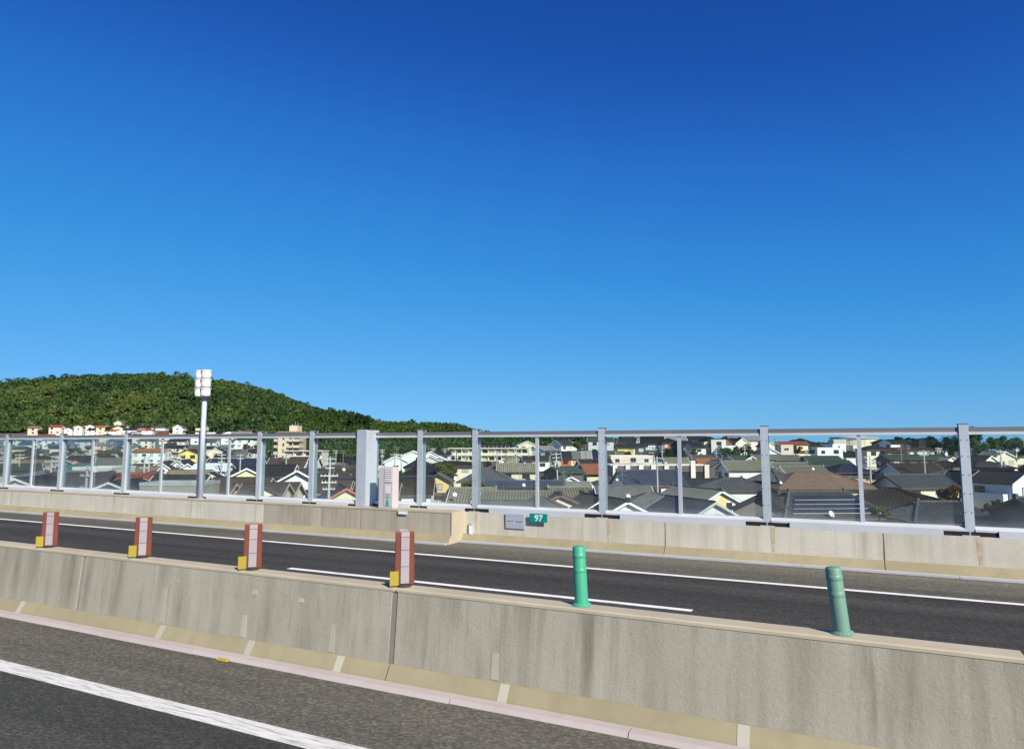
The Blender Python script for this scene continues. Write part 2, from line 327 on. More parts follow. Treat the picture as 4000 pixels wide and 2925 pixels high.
# ------------------------------------------------------------------ mesh helpers
class MB:
    def __init__(s): s.v, s.f, s.m = [], [], []
    def quad(s, a, b, c, d, m=0):
        i = len(s.v); s.v += [tuple(a), tuple(b), tuple(c), tuple(d)]; s.f.append((i, i + 1, i + 2, i + 3)); s.m.append(m)
    def poly(s, pts, m=0):
        i = len(s.v); s.v += [tuple(p) for p in pts]; s.f.append(tuple(range(i, i + len(pts)))); s.m.append(m)
    def hexa(s, p, m=0):      # p: 4 bottom ccw, 4 top ccw
        i = len(s.v); s.v += [tuple(q) for q in p]
        for f in ((3, 2, 1, 0), (4, 5, 6, 7), (0, 1, 5, 4), (1, 2, 6, 5), (2, 3, 7, 6), (3, 0, 4, 7)):
            s.f.append(tuple(i + k for k in f)); s.m.append(m)
    def box(s, x0, x1, y0, y1, z0, z1, m=0):
        s.hexa([(x0, y0, z0), (x1, y0, z0), (x1, y1, z0), (x0, y1, z0), (x0, y0, z1), (x1, y0, z1), (x1, y1, z1), (x0, y1, z1)], m)
    def prism(s, prof, x0, x1, m=0):      # yz profile ccw seen from +x, extruded along x
        n = len(prof); i = len(s.v)
        s.v += [(x0, y, z) for y, z in prof] + [(x1, y, z) for y, z in prof]
        for k in range(n):
            s.f.append((i + k, i + (k + 1) % n, i + n + (k + 1) % n, i + n + k)[::-1]); s.m.append(m)
        s.f.append(tuple(i + k for k in range(n))[::-1]); s.m.append(m)
        s.f.append(tuple(i + n + k for k in range(n))); s.m.append(m)
    def tube(s, p0, p1, r0, r1=None, n=8, m=0, cap=True):
        r1 = r0 if r1 is None else r1; p0 = Vector(p0); p1 = Vector(p1); d = (p1 - p0).normalized()
        a = d.orthogonal().normalized(); b = d.cross(a); i = len(s.v)
        for p, r in ((p0, r0), (p1, r1)):
            for k in range(n):
                an = 2 * math.pi * k / n; s.v.append(tuple(p + a * (r * math.cos(an)) + b * (r * math.sin(an))))
        for k in range(n):
            s.f.append((i + k, i + (k + 1) % n, i + n + (k + 1) % n, i + n + k)); s.m.append(m)
        if cap:
            s.f.append(tuple(i + k for k in range(n))[::-1]); s.m.append(m); s.f.append(tuple(i + n + k for k in range(n))); s.m.append(m)
    def lathe(s, prof, n=24, m=0, c=(0, 0)):
        i = len(s.v)
        for r, z in prof:
            for k in range(n):
                an = 2 * math.pi * k / n; s.v.append((c[0] + r * math.cos(an), c[1] + r * math.sin(an), z))
        for j in range(len(prof) - 1):
            for k in range(n):
                a = i + j * n + k; b_ = i + j * n + (k + 1) % n; s.f.append((a, b_, b_ + n, a + n)); s.m.append(m)
    def mesh(s, name, mats):
        me = bpy.data.meshes.new(name); me.from_pydata(s.v, [], s.f)
        for q in mats: me.materials.append(MATS[q] if isinstance(q, str) else q)
        if len(mats) > 1: me.polygons.foreach_set('material_index', s.m)
        me.update(); return me
    def build(s, name, mats, parent=None, smooth=False):
        if isinstance(mats, str) or not isinstance(mats, (list, tuple)): mats = [mats]
        me = s.mesh(name, mats)
        if smooth: me.polygons.foreach_set('use_smooth', [True] * len(me.polygons))
        return link(name, me, parent)
def link(name, me, parent=None):
    o = bpy.data.objects.new(name, me); COL.objects.link(o)
    if parent is not None: o.parent = parent
    return o
def tag(o, label=None, cat=None, group=None, kind=None):
    if label: o['label'] = label
    if cat: o['category'] = cat
    if group: o['group'] = group
    if kind: o['kind'] = kind
    return o
def empty(name, loc=(0, 0, 0), rz=0.0):
    o = bpy.data.objects.new(name, None); COL.objects.link(o); o.empty_display_size = .3
    o.location = loc; o.rotation_euler = (0, 0, rz); return o
def bevel(o, wdt=.02, seg=2):
    md = o.modifiers.new('edge', 'BEVEL'); md.width = wdt; md.segments = seg; md.limit_method = 'ANGLE'
    return o
def copy_thing(o, parent=None):
    c = o.copy(); COL.objects.link(c)
    if parent is not None: c.parent = parent
    for ch in list(o.children): copy_thing(ch, c)
    return c

# ------------------------------------------------------------------ ground
def build_ground():
    def axis(lo, hi, st, far):
        a = np.arange(lo, hi + 1, st); e = np.array([1.25 ** k for k in range(1, 18)]) * 60
        return np.concatenate([(lo - e)[::-1], a, hi + e])
    xs = axis(-1150, 420, 11, 0); ys = axis(-60, 1150, 11, 0)
    X, Y = np.meshgrid(xs, ys); H = terr(X, Y)
    nx, ny = len(xs), len(ys)
    V = np.stack([X, Y, H], -1).reshape(-1, 3)
    idx = np.arange(nx * ny).reshape(ny, nx)
    F = np.stack([idx[:-1, :-1], idx[:-1, 1:], idx[1:, 1:], idx[1:, :-1]], -1).reshape(-1, 4)
    me = bpy.data.meshes.new('ground'); me.vertices.add(len(V)); me.vertices.foreach_set('co', V.ravel())
    me.loops.add(F.size); me.loops.foreach_set('vertex_index', F.ravel().astype(np.int32))
    me.polygons.add(len(F)); me.polygons.foreach_set('loop_start', np.arange(0, F.size, 4, dtype=np.int32))
    me.update(); me.validate(); me.materials.append(MATS['ground'])
    me.polygons.foreach_set('use_smooth', np.ones(len(F), bool))
    o = link('ground', me); tag(o, 'dark town ground between the houses, rising into the wooded hill', 'ground', kind='structure')
build_ground()

# ------------------------------------------------------------------ highway deck, roads, markings
X0, X1 = -160, 60
Y_PINK0, Y_TOE0, Y_TOE1, Y_TOP0, Y_TOP1 = 6.63, 6.79, 6.93, 7.00, 7.27
H_TOE, H_MED = .20, 1.065
D_L = 16.95                     # face of the left, thicker length of wall
D_F = 17.62                     # face of the far parapet
b = MB(); b.box(X0, X1, -9, 19.2, -1.4, -.02)
tag(b.build('viaduct_deck', 'concrete parapet'), 'concrete deck slab that carries the highway', 'deck', kind='structure')
def sheet(name, y0, y1, z, mat, label, cat, x0=X0, x1=X1, kind='structure'):
    b = MB(); b.quad((x0, y0, z), (x1, y0, z), (x1, y1, z), (x0, y1, z)); o = b.build(name, mat); tag(o, label, cat, kind=kind); return o
sheet('road', -9, 5.2, 0.0, 'asphalt near', 'dark asphalt lane of the near carriageway', 'road')
sheet('road_shoulder', 5.2, Y_TOE0, 0.0, 'asphalt shoulder', 'coarse brown grey asphalt shoulder beside the median barrier', 'road')
sheet('road', Y_TOP1, 15.0, 0.0, 'asphalt far', 'smooth dark asphalt lanes of the far carriageway', 'road')
sheet('road_shoulder', 15.0, D_F, 0.0, 'asphalt shoulder', 'lighter grey asphalt shoulder below the far parapet', 'road')
sheet('edge_line', 5.11, 5.36, .004, 'paint worn', 'worn white edge line of the near carriageway', 'road marking')
sheet('edge_line', 14.92, 15.08, .004, 'paint', 'thin solid white edge line of the far carriageway', 'road marking')
def line_x(u, v, z=.004):       # ground point on a bearing
    d = CM @ Vector(((u - 2000) / FPX, (1462.5 - v) / FPX, -1)); t_ = (z - EYE.z) / d.z; return EYE + d * t_
xa, xb = line_x(1140, 2216).x, line_x(2700, 2388).x
Y_LANE = (line_x(1140, 2216).y + line_x(2700, 2388).y) / 2
print('LANE', line_x(1140, 2216), line_x(2700, 2388), Y_LANE)
for k, (a, c) in enumerate(((xa, xb),)):
    sheet('lane_dash', Y_LANE - .08, Y_LANE + .08, .004, 'paint', ('white lane dash behind the green delineator post', 'white lane dash farther up the road beyond the red delineators',
          'white lane dash beyond the right end of the barrier')[k], 'road marking', a, c)

# ------------------------------------------------------------------ median barrier
med = empty('median_barrier', (0, 0, 0)); tag(med, 'long grey concrete median barrier streaked with stains between the carriageways', 'barrier')
joints = [line_x(290, 2300, .6).x]
def xat(u, Y): return col_x(u, Y)
jx = [xat(-260, 6.72), xat(290, 6.72), xat(1500, 6.72), xat(3990, 6.72)]
step = (jx[2] - jx[1])
print('MED joints', jx)
jall = [X0] + [jx[1] - 10 * k for k in range(10, 0, -1) if jx[1] - 10 * k > X0] + [jx[1], jx[2], jx[3], jx[3] + 9, jx[3] + 18, X1]
prof = [(Y_TOE1, H_TOE), (Y_TOP1 + .18, 0), (Y_TOP1, H_TOE), (Y_TOP1 - .02, H_MED - .045), (Y_TOP0, H_MED - .045)]
for a, c in zip(jall[:-1], jall[1:]):
    b = MB(); b.prism([(Y_TOE1, H_TOE), (Y_TOE1, 0), (Y_TOP1 + .2, 0), (Y_TOP1 + .02, H_TOE + .1), (Y_TOP1, H_MED - .04), (Y_TOP0, H_MED - .04)][::-1], a + .045, c - .045)
    b.build('barrier_segment', MAT_B, med)
    b = MB(); b.prism([(Y_TOE0, .0), (Y_TOE1 - .002, 0), (Y_TOE1 - .002, H_TOE + .004), (Y_TOE1 - .02, H_TOE + .004)], a + .012, c - .012)
    b.build('toe', MAT_T, med)
    b = MB(); b.prism([(Y_TOP0 - .006, H_MED - .04), (Y_TOP1 + .006, H_MED - .04), (Y_TOP1 + .006, H_MED - .012), (Y_TOP1 - .02, H_MED), (Y_TOP0 + .02, H_MED), (Y_TOP0 - .006, H_MED - .012)], a + .02, c - .02)
    b.build('coping', MAT_TOP, med)
for x in jall[1:-1]:
    b = MB(); b.prism([(Y_TOE1 + .012, H_TOE), (Y_TOE1 + .012, .02), (Y_TOP1 + .1, .02), (Y_TOP1 - .02, H_MED - .05), (Y_TOP0 + .012, H_MED - .05)], x - .046, x + .046)
    b.build('joint_seal', 'joint filler', med)
# repaired strips and tie-hole patches (proud by a few millimetres)
for u in (60, 600, 945, 1290, 1925, 2850, 3700):
    x = xat(u, 6.6); wd = .11
    b = MB(); b.prism([(Y_TOE0 - .004, .002), (Y_TOE1 - .024, H_TOE + .006), (Y_TOE1 - .02, H_TOE + .002), (Y_TOE0, .002)][::-1], x - wd / 2, x + wd / 2)
    b.build('repair_strip', 'concrete patch', med)
def face_y(z): return Y_TOE1 + (Y_TOP0 - Y_TOE1) * (z - H_TOE) / (H_MED - .04 - H_TOE)
r2 = random.Random(3)
for u, z0, z1, wd in ((615, .22, .70, .09), (655, .80, .86, .12), (960, .78, .84, .10), (930, .22, .50, .09), (1140, .76, .81, .10), (1270, .22, .55, .09), (1900, .22, .50, .10)):
    x = xat(u, 6.72); wv = wd
    b = MB(); b.hexa([(x - wv / 2, face_y(z0) - .004, z0), (x + wv / 2, face_y(z0) - .004, z0), (x + wv / 2, face_y(z0) + .01, z0), (x - wv / 2, face_y(z0) + .01, z0),
                      (x - wv / 2 + .01, face_y(z1) - .004, z1), (x + wv / 2 - .01, face_y(z1) - .004, z1), (x + wv / 2 - .01, face_y(z1) + .01, z1), (x - wv / 2 + .01, face_y(z1) + .01, z1)])
    b.build('patch', 'concrete patch', med)
# painted kerb strip at the toe
kb = empty('painted_kerb', (0, 0, 0)); tag(kb, 'low pale pink painted kerb strip along the foot of the median barrier', 'kerb')
x = X0
while x < X1:
    b = MB(); dy = r2.uniform(-.008, .008); b.prism([(Y_PINK0 + dy, .002), (Y_TOE0 - .006, .002), (Y_TOE0 - .006, .055), (Y_PINK0 + .03 + dy, .05)], x + .006, min(x + 2.0, X1) - .006)
    b.build('kerb_stone', 'kerb paint', kb); x += 2.0
o = MB(); o.box(-.09, .09, -.03, .03, 0, .03); r_ = o.build('road_stud', 'delineator yellow'); bevel(r_, .01)
p = line_x(870, 2579, .01); r_.location = (p.x, p.y, .003); tag(r_, 'small yellow road stud beside the painted kerb', 'road stud')

# ------------------------------------------------------------------ far parapet
par = empty('concrete_parapet', (0, 0, 0)); tag(par, 'pale stained concrete parapet along the far edge of the highway', 'parapet')
H_PAR = .84; H_PT = .23
D_BOX = D_L
xb0, xm, xb1 = xat(1062, D_L), xat(1415, D_L), xat(1768, D_L)
def wall_run(joints, D, mat, nm, back):
    for a, c in zip(joints[:-1], joints[1:]):
        b = MB(); b.prism([(D - .16, 0), (back, 0), (back, H_PAR), (D, H_PAR), (D - .02, H_PT)], a + .015, c - .015); b.build(nm(a, c), mat(a, c), par)
        b = MB(); b.prism([(D - .24, .0), (D - .161, 0), (D - .022, H_PT), (D - .04, H_PT)], a + .008, c - .008); b.build('toe', MAT_T, par)
    for x in joints[1:-1]:
        b = MB(); b.box(x - .04, x + .04, D + .004, D + .3, .02, H_PAR - .02); b.build('joint_seal', 'joint filler', par)
jl = [xat(u, D_L) for u in (185, 505, 795, 1040)]; jl = [X0] + [jl[0] - 5 * k for k in range(25, 0, -1) if jl[0] - 5 * k > X0 + 2] + jl + [xm, xb1]
jr = [xb1] + [xat(u, D_F) for u in (2590, 3430)] + [xat(3430, D_F) + 6 * k for k in range(1, 9)] + [X1]
dark = lambda a, c: a > xb0 - .6
wall_run(jl, D_L, lambda a, c: MAT_PD if dark(a, c) else MAT_P, lambda a, c: 'weathered_panel' if dark(a, c) else 'parapet_panel', D_F + .5)
wall_run(jr, D_F, lambda a, c: MAT_P, lambda a, c: 'parapet_panel', D_F + .5)
for a, c in list(zip(jl[:-1], jl[1:])):
    b = MB(); b.box(a + .004, c - .004, D_L - .012, D_F + .45, H_PAR + .001, H_PAR + .04); b.build('ledge', MAT_TOP, par)
b = MB(); b.prism([(D_L - .2, 0), (D_F + .1, 0), (D_F + .1, H_PAR + .03), (D_L - .02, H_PAR + .03), (D_L - .04, H_PT)], xb1 - .013, xb1 + .02); b.build('end_face', MAT_TOP, par)
for u, wd in ((1862, .11), (2372, .11), (3005, .12), (3800, .13), (1010, .05), (215, .06), (460, .06), (760, .06)):   # rusty water runs below the fence posts
    D = D_L if u < 1700 else D_F
    x = xat(u, D); b = MB(); b.hexa([(x - wd * .2, D - .022, H_PT + .02), (x + wd * .25, D - .022, H_PT + .02), (x + wd * .25, D - .01, H_PT + .02), (x - wd * .2, D - .01, H_PT + .02),
        (x - wd * .5, D - .003, H_PAR - .01), (x + wd * .5, D - .003, H_PAR - .01), (x + wd * .5, D + .01, H_PAR - .01), (x - wd * .5, D + .01, H_PAR - .01)]); b.build('stain_run', 'rust stain', par)
gk = empty('gutter_kerb'); tag(gk, 'thin blue grey gutter kerb at the foot of the far parapet', 'kerb')
for x_0, x_1, D in ((X0, xb1, D_L), (xb1, X1, D_F)):
    n_ = int((x_1 - x_0) / 3)
    for k in range(n_):
        a, c = x_0 + (x_1 - x_0) * k / n_, x_0 + (x_1 - x_0) * (k + 1) / n_
        b = MB(); b.box(a + .005, c - .005, D - .37, D - .245, .002, .05); b.build('kerb_stone', 'kerb blue', gk)

# ------------------------------------------------------------------ clear noise fence
Z_B0, Z_B1, Z_R0, Z_R1 = H_PAR, 1.045, 3.02, 3.14
YL, YR = D_L + .45, D_F + .16
fen = empty('noise_fence', (0, 0, H_PAR)); tag(fen, 'grey steel noise fence with clear acrylic sheets on the far parapet', 'fence')
def fpart(b, name, mat):
    o = b.build(name, mat, fen); o.location = (0, 0, -H_PAR); return o
def fence_run(posts, thins, YF, xe0, xe1):
    posts = sorted(posts)
    for x in posts:
        wd = .18; b = MB()
        b.box(x - wd / 2, x + wd / 2, YF - .11, YF - .098, Z_B0, Z_R1 + .10); b.box(x - wd / 2, x + wd / 2, YF + .088, YF + .10, Z_B0, Z_R1 + .10)
        b.box(x - .008, x + .008, YF - .098, YF + .088, Z_B0, Z_R1 + .10)
        b.box(x - .16, x + .16, YF - .15, YF + .16, Z_B0 + .001, Z_B0 + .022)
        fpart(b, 'post', 'galvanised')
        b = MB(); b.box(x - wd / 2 - .008, x + wd / 2 + .008, YF - .118, YF + .108, Z_R1 + .101, Z_R1 + .115); fpart(b, 'post_cap', 'rail grey')
        for zz_ in (1.35, 1.75, 2.15, 2.55, 2.9):
            for sx in (-1, 1):
                if YF > 17.5: b = MB(); b.tube((x + sx * .055, YF - .122, zz_), (x + sx * .055, YF - .11, zz_), .011, n=6); fpart(b, 'bolt', 'rail grey')
    stops = sorted(posts + [xe0, xe1])
    stops = [q for k, q in enumerate(stops) if k == 0 or q - stops[k - 1] > .3]
    thins = thins + [(a + c) / 2 for a, c in zip(stops[:-1], stops[1:]) if c - a > 3.4 and not any(a < q < c for q in thins)]
    for x in thins:
        b = MB(); b.box(x - .045, x + .045, YF - .06, YF - .002, Z_B1 - .06, Z_R0 + .02); fpart(b, 'mullion', 'galvanised')
    allx = sorted(stops + thins)
    for a, c in zip(allx[:-1], allx[1:]):
        b = MB(); b.box(a + .05, c - .05, YF + .004, YF + .016, Z_B1 - .05, Z_R0 + .03); fpart(b, 'pane', 'acrylic')
    for a, c in zip(stops[:-1], stops[1:]):
        g = .092
        b = MB(); b.box(a + g, c - g, YF - .07, YF + .05, Z_R0 + .055, Z_R1 + .035); fpart(b, 'top_rail', 'rail grey')
        b = MB(); b.box(a + g, c - g, YF - .085, YF + .06, Z_R0 - .005, Z_R0 + .054); fpart(b, 'rail_lip', 'rail light')
        b = MB(); b.prism([(YF - .13, Z_B0 + .10), (YF + .06, Z_B0 + .10), (YF + .06, Z_B1), (YF - .04, Z_B1), (YF - .13, Z_B1 - .06)], a + g, c - g); fpart(b, 'bottom_rail', 'rail light')
        sl_ = .5 if c - a > 2.5 else .32
        b = MB(); b.box(a + sl_, c - sl_, YF - .162, YF - .132, Z_B0 - .02 if YF > 17.5 else Z_B0 + .045, Z_B0 + .135); fpart(b, 'skirt_plate', 'rail light')
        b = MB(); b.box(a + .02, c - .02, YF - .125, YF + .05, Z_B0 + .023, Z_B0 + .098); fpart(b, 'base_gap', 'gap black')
xw0, xw1 = xat(1398, YL - .1), xat(1436, YL - .1)
pl_ = [xat(u, YL) for u in (1226, 1022, 791, 499, 248, 35)]; pl_ += [pl_[-1] - 4.1 * k for k in range(1, 22)]
pr_ = [xat(u, YR) for u in (3765, 2988, 2354, 1862, 1648)]; pr_ += [pr_[0] + 4.1 * k for k in range(1, 11)]
print('POST', [round(q, 2) for q in pl_[:6]], [round(q, 2) for q in pr_[:5]])
fence_run(pl_, [xat(u, YL) for u in (900, 638, 368, 134)], YL, pl_[-1], xw0)
fence_run(pr_, [xat(u, YR) for u in (3355, 2654, 2100)], YR, xw1 - .1, pr_[-1])
b = MB(); b.box(xw0, xw1, YL - .16, YL - .10, Z_B0 + .045, Z_R1 + .12); b.box(xw1 - .04, xw1, YL - .10, YR + .1, Z_B0 + .045, Z_R1 + .11); b.box(xw0, xw0 + .04, YL - .10, YL + .1, Z_B0 + .045, Z_R1 + .11)
bevel(fpart(b, 'end_box', 'galvanised'), .006)
YF = YL

# ------------------------------------------------------------------ things on the far wall
def stack_sign():
    x = xat(791, YF - .22); root = empty('marker_sign', (x, YF - .22, H_PAR)); tag(root, 'tall grey pole with three stacked white double lamp housings above the fence', 'sign')
    b = MB(); b.tube((0, 0, 0), (0, 0, 4.55), .095, .085, 14); b.build('pole', 'galvanised', root, True)
    b = MB(); b.box(-.17, .17, -.12, .05, .042, .06); b.build('base_plate', 'galvanised', root)
    zt = at_y(791, 1447, YF - .3).z - H_PAR; zb = at_y(791, 1552, YF - .3).z - H_PAR; hh = (zt - zb) / 3
    for k in range(3):
        z0 = zb + hh * k
        for s in (-1, 1):
            b = MB(); cx = s * .16; prof = [(0.001, z0 + .03), (.155, z0 + .03), (.165, z0 + .06), (.165, z0 + hh - .05), (.14, z0 + hh - .04), (.001, z0 + hh - .04)]
            b.lathe(prof, 20, 0, (cx, -.10)); o = b.build('lamp_housing', 'dish white', root, True)
            b = MB(); b.lathe([(.001, z0 + hh - .038), (.19, z0 + hh - .038), (.19, z0 + hh - .012), (.15, z0 + hh), (.001, z0 + hh)], 20, 0, (cx, -.10)); b.build('cap', 'trim white', o)
        b = MB(); b.box(-.07, .07, -.12, -.02, z0 + .02, z0 + hh - .02); b.build('bracket', 'galvanised', root)
stack_sign()
def cabinet():
    u0, u1 = 1482, 1538; Yc = D_BOX + .10
    x0, x1 = xat(u0, Yc), xat(u1, Yc); z1 = at_y(1519, 1824, Yc).z; h = z1 - (H_PAR + .04)
    cx = (x0 + x1) / 2; hw = (x1 - x0) / 2
    root = empty('call_cabinet', (cx, Yc, H_PAR + .041)); tag(root, 'pinkish white upright cabinet with louvres and green mark on the ledge', 'cabinet')
    b = MB(); b.box(-hw, hw, 0, .30, 0, h); bevel(b.build('body', 'cabinet white', root), .015)
    fx0 = -hw + .40 * (2 * hw)
    b = MB(); b.box(fx0, hw - .02, -.012, -.001, h * .62, h * .985); b.build('louvre_panel', 'cabinet white', root)
    for k in range(7):
        z = h * (.65 + .047 * k); b = MB(); b.prism([(-.03, z), (-.0125, z), (-.0125, z + .012), (-.03, z + .006)], fx0 + .02, hw - .04); b.build('louvre', 'trim white', root)
    b = MB(); b.box(fx0, hw - .02, -.014, -.001, h * .06, h * .60); d = b.build('door', 'cabinet white', root)
    b = MB(); b.box(fx0 + .05, hw - .10, -.022, -.0145, h * .36, h * .56); b.build('notice', 'dish white', d)
    for z0, z1_, w_ in ((.335, .345, .9), (.27, .282, .9), (.245, .25, .6), (.18, .19, .5)):
        b = MB(); xc = (fx0 + hw) / 2 - .03; b.box(xc - .11 * w_, xc + .11 * w_, -.02, -.0145, h * z0, h * z1_); b.build('green_mark', 'letter teal', d)
    b = MB(); b.box(xc - .055, xc + .055, -.02, -.0145, h * .07, h * .165); b.build('green_mark', 'letter teal', d)
    b = MB(); b.box(xc - .012, xc + .012, -.02, -.0145, h * .17, h * .33); b.build('green_mark', 'letter teal', d)
cabinet()
def plates():
    # grey plate
    p0, p1 = at_y(1976, 2004, D_F - .03), at_y(2050, 2066, D_F - .03)
    root = empty('inspection_plate', ((p0.x + p1.x) / 2, D_F - .035, p1.z)); tag(root, 'blue grey metal cover plate with two dark slots on the parapet', 'plate')
    hw, h = (p1.x - p0.x) / 2, p0.z - p1.z
    b = MB(); b.box(-hw, hw, -.02, .012, 0, h); bevel(b.build('plate', 'plate grey', root), .006)
    for s in (-.45, .45):
        b = MB(); b.box(s * hw - .10, s * hw + .10, -.026, -.021, h * .44, h * .50); b.build('slot', 'trim dark', root)
        b = MB(); b.box(s * hw - .10, s * hw + .10, -.032, -.021, h * .40, h * .435); b.build('lip', 'trim white', root)
    for s in (-.6, 0, .6):
        for z in (.16, .84):
            b = MB(); b.box(s * hw - .07, s * hw + .07, -.024, -.021, h * z, h * (z + .025)); b.build('rib', 'trim grey', root)
    # green kilometre plate
    p0, p1 = at_y(2069, 2004, D_F - .10), at_y(2138, 2041, D_F - .10)
    root = empty('green_sign', ((p0.x + p1.x) / 2, D_F - .105, p1.z)); tag(root, 'small green plate with pale number 97 on the parapet', 'sign')
    hw, h = (p1.x - p0.x) / 2, p0.z - p1.z
    b = MB(); b.box(-hw, hw, -.012, .012, 0, h); bevel(b.build('plate', 'sign green', root), .004)
    b = MB(); b.box(-hw * .4, hw * .4, .0125, .10, h * .3, h * .7); b.build('bracket', 'galvanised', root)
    cu = bpy.data.curves.new('number', 'FONT'); cu.body = '97'; cu.size = h * 1.02; cu.align_x = 'CENTER'; cu.extrude = .002; cu.space_character = 1.05; cu.offset = .006
    tmp = bpy.data.objects.new('number', cu); COL.objects.link(tmp); bpy.context.view_layer.update(); me = bpy.data.meshes.new_from_object(tmp.evaluated_get(bpy.context.evaluated_depsgraph_get())); bpy.data.objects.remove(tmp)
    me.materials.clear(); me.materials.append(MATS['sign letter']); o = link('number', me, root); o.location = (.01, -.016, h * .14); o.rotation_euler = (R(90), 0, 0)
    # small grey boxes on the walls
    for u, v0, v1, wpx, Y, lab in ((1840, 2042, 2096, 15, D_F - .06, 'narrow grey box in the corner beside the wall end'), (1572, 1994, 2010, 34, D_BOX - .04, 'small grey reflector high on the weathered wall'),
                                  (1576, 2068, 2082, 30, D_BOX - .05, 'small grey reflector low on the weathered wall')):
        a, c = at_y(u, v0, Y), at_y(u, v1, Y); hw = abs(at_y(u + wpx / 2, v0, Y).x - at_y(u - wpx / 2, v0, Y).x) / 2
        root = empty('wall_box', (a.x, Y, c.z)); tag(root, lab, 'box')
        b = MB(); b.box(-hw, hw, -.02, .05, 0, a.z - c.z); bevel(b.build('case', 'plate grey', root), .01)
        b = MB(); b.box(-hw * .8, hw * .8, -.03, -.0205, (a.z - c.z) * .2, (a.z - c.z) * .8); b.build('lens', 'dish white', root)
plates()

# ------------------------------------------------------------------ delineators on the median barrier
def red_post(u, vt, vb, label, lean=0):
    Yd = (Y_TOP0 + Y_TOP1) / 2
    p = at_y(u, vb, Yd); root = empty('delineator', (p.x, Yd, H_MED)); tag(root, label, 'delineator', 'red delineators on the median barrier')
    h = at_y(u, vt, Yd).z - H_MED
    root.rotation_euler = (0, R(lean), R(46))
    b = MB(); b.hexa([(-.125, .0, .02), (.125, .0, .02), (.125, .03, .02), (-.125, .03, .02), (-.115, .0, h), (.115, .0, h), (.115, .03, h), (-.115, .03, h)]); bevel(b.build('board', 'delineator red', root), .008)
    zs = [.035, h * .36, h * .66, h - .07, h - .005]
    for a, c in zip(zs[:-1], zs[1:]):
        b = MB(); b.box(-.052, .052, -.016, -.001, a + .003, c - .003); b.build('reflector', 'reflective white', root)
    b = MB(); b.box(-.185, -.078, -.024, -.002, .02, .19); b.build('yellow_flag', 'delineator yellow', root)
    b = MB(); b.lathe([(.001, .0), (.085, .0), (.085, .012), (.05, .03), (.03, .032)], 14); b.build('foot', 'trim dark', root)
for k, (u, vt, vb) in enumerate(((190, 1998, 2136), (555, 2018, 2172), (985, 2045, 2214), (1580, 2074, 2282))):
    red_post(u, vt, vb, ('red delineator board with pale strip, farthest left on the barrier', 'second red delineator board from the left on the barrier', 'third red delineator board from the left on the barrier',
                         'red delineator board below the white cabinet, nearest the green posts')[k])
def green_post(u, vt, vb, mat, label, lean):
    Yd = (Y_TOP0 + Y_TOP1) / 2 + .03
    p = at_y(u, vb, Yd); root = empty('delineator', (p.x, Yd, H_MED)); tag(root, label, 'delineator', 'green delineators on the median barrier'); h = at_y(u, vt, Yd).z - H_MED
    root.rotation_euler = (0, R(lean), 0)
    b = MB(); b.lathe([(.001, .0), (.105, .0), (.105, .012), (.085, .03), (.074, .034)], 18); b.build('foot', 'delineator green' if mat.endswith('r green') else mat, root, False)
    b = MB(); b.lathe([(.074, .03), (.070, h - .02), (.064, h - .004), (.001, h)], 20); b.build('tube', mat, root, True)
    for z in (.55, .80):
        b = MB(); b.lathe([(.0715, h * z), (.0728, h * z + .002), (.0728, h * z + .05), (.0705, h * z + .052)], 20); b.build('band', 'reflective white' if z > 2 else mat, root, True)
green_post(2272, 2132, 2358, 'delineator green', 'bright green round delineator post on the median barrier', -2.5)
green_post(3290, 2215, 2487, 'delineator pale green', 'dull grey green delineator post nearest the right edge', -5)

# ================================================================== the town
WIN = {}
def window_mesh(w_, h_, frame='trim dark', glass='glass', bars=1):
    key = (round(w_, 2), round(h_, 2), frame, glass, bars)
    if key not in WIN:
        f = MB(); t_ = .07
        f.box(-w_ / 2 - t_, w_ / 2 + t_, -.05, .02, -t_, 0); f.box(-w_ / 2 - t_, w_ / 2 + t_, -.05, .02, h_, h_ + t_)
        f.box(-w_ / 2 - t_, -w_ / 2, -.05, .02, 0, h_); f.box(w_ / 2, w_ / 2 + t_, -.05, .02, 0, h_)
        for k in range(bars):
            x = -w_ / 2 + w_ * (k + 1) / (bars + 1); f.box(x - .03, x + .03, -.045, .02, 0, h_)
        g = MB(); g.box(-w_ / 2, w_ / 2, -.012, .015, 0, h_)
        WIN[key] = (f.mesh('window', [frame]), g.mesh('pane', [glass]))
    return WIN[key]
WIN1 = {}
def window_one(w_, h_, frame, glass):
    key = (round(w_, 1), round(h_, 1), frame, glass)
    if key not in WIN1:
        f = MB(); t_ = .08
        f.box(-w_ / 2 - t_, w_ / 2 + t_, -.05, .02, -t_, 0); f.box(-w_ / 2 - t_, w_ / 2 + t_, -.05, .02, h_, h_ + t_)
        f.box(-w_ / 2 - t_, -w_ / 2, -.05, .02, 0, h_); f.box(w_ / 2, w_ / 2 + t_, -.05, .02, 0, h_); f.box(-.03, .03, -.045, .02, 0, h_); f.box(-w_ / 2, w_ / 2, -.012, .015, 0, h_, 1)
        WIN1[key] = f.mesh('window', [frame, glass])
    return WIN1[key]
def put_window(root, face, off, z, w_, h_, W, D, frame, glass, detail, bars=1):
    if detail:
        fm, gm = window_mesh(w_, h_, frame, glass, bars); o = link('window', fm, root); link('pane', gm, o)
    else:
        o = link('window', window_one(w_, h_, frame, glass), root)
    loc, rz = {'f': ((off, -D / 2 - .012, z), 0), 'b': ((off, D / 2 + .012, z), math.pi), 'r': ((W / 2 + .012, off, z), math.pi / 2), 'l': ((-W / 2 - .012, off, z), -math.pi / 2)}[face]
    o.location = loc; o.rotation_euler = (0, 0, rz); return o

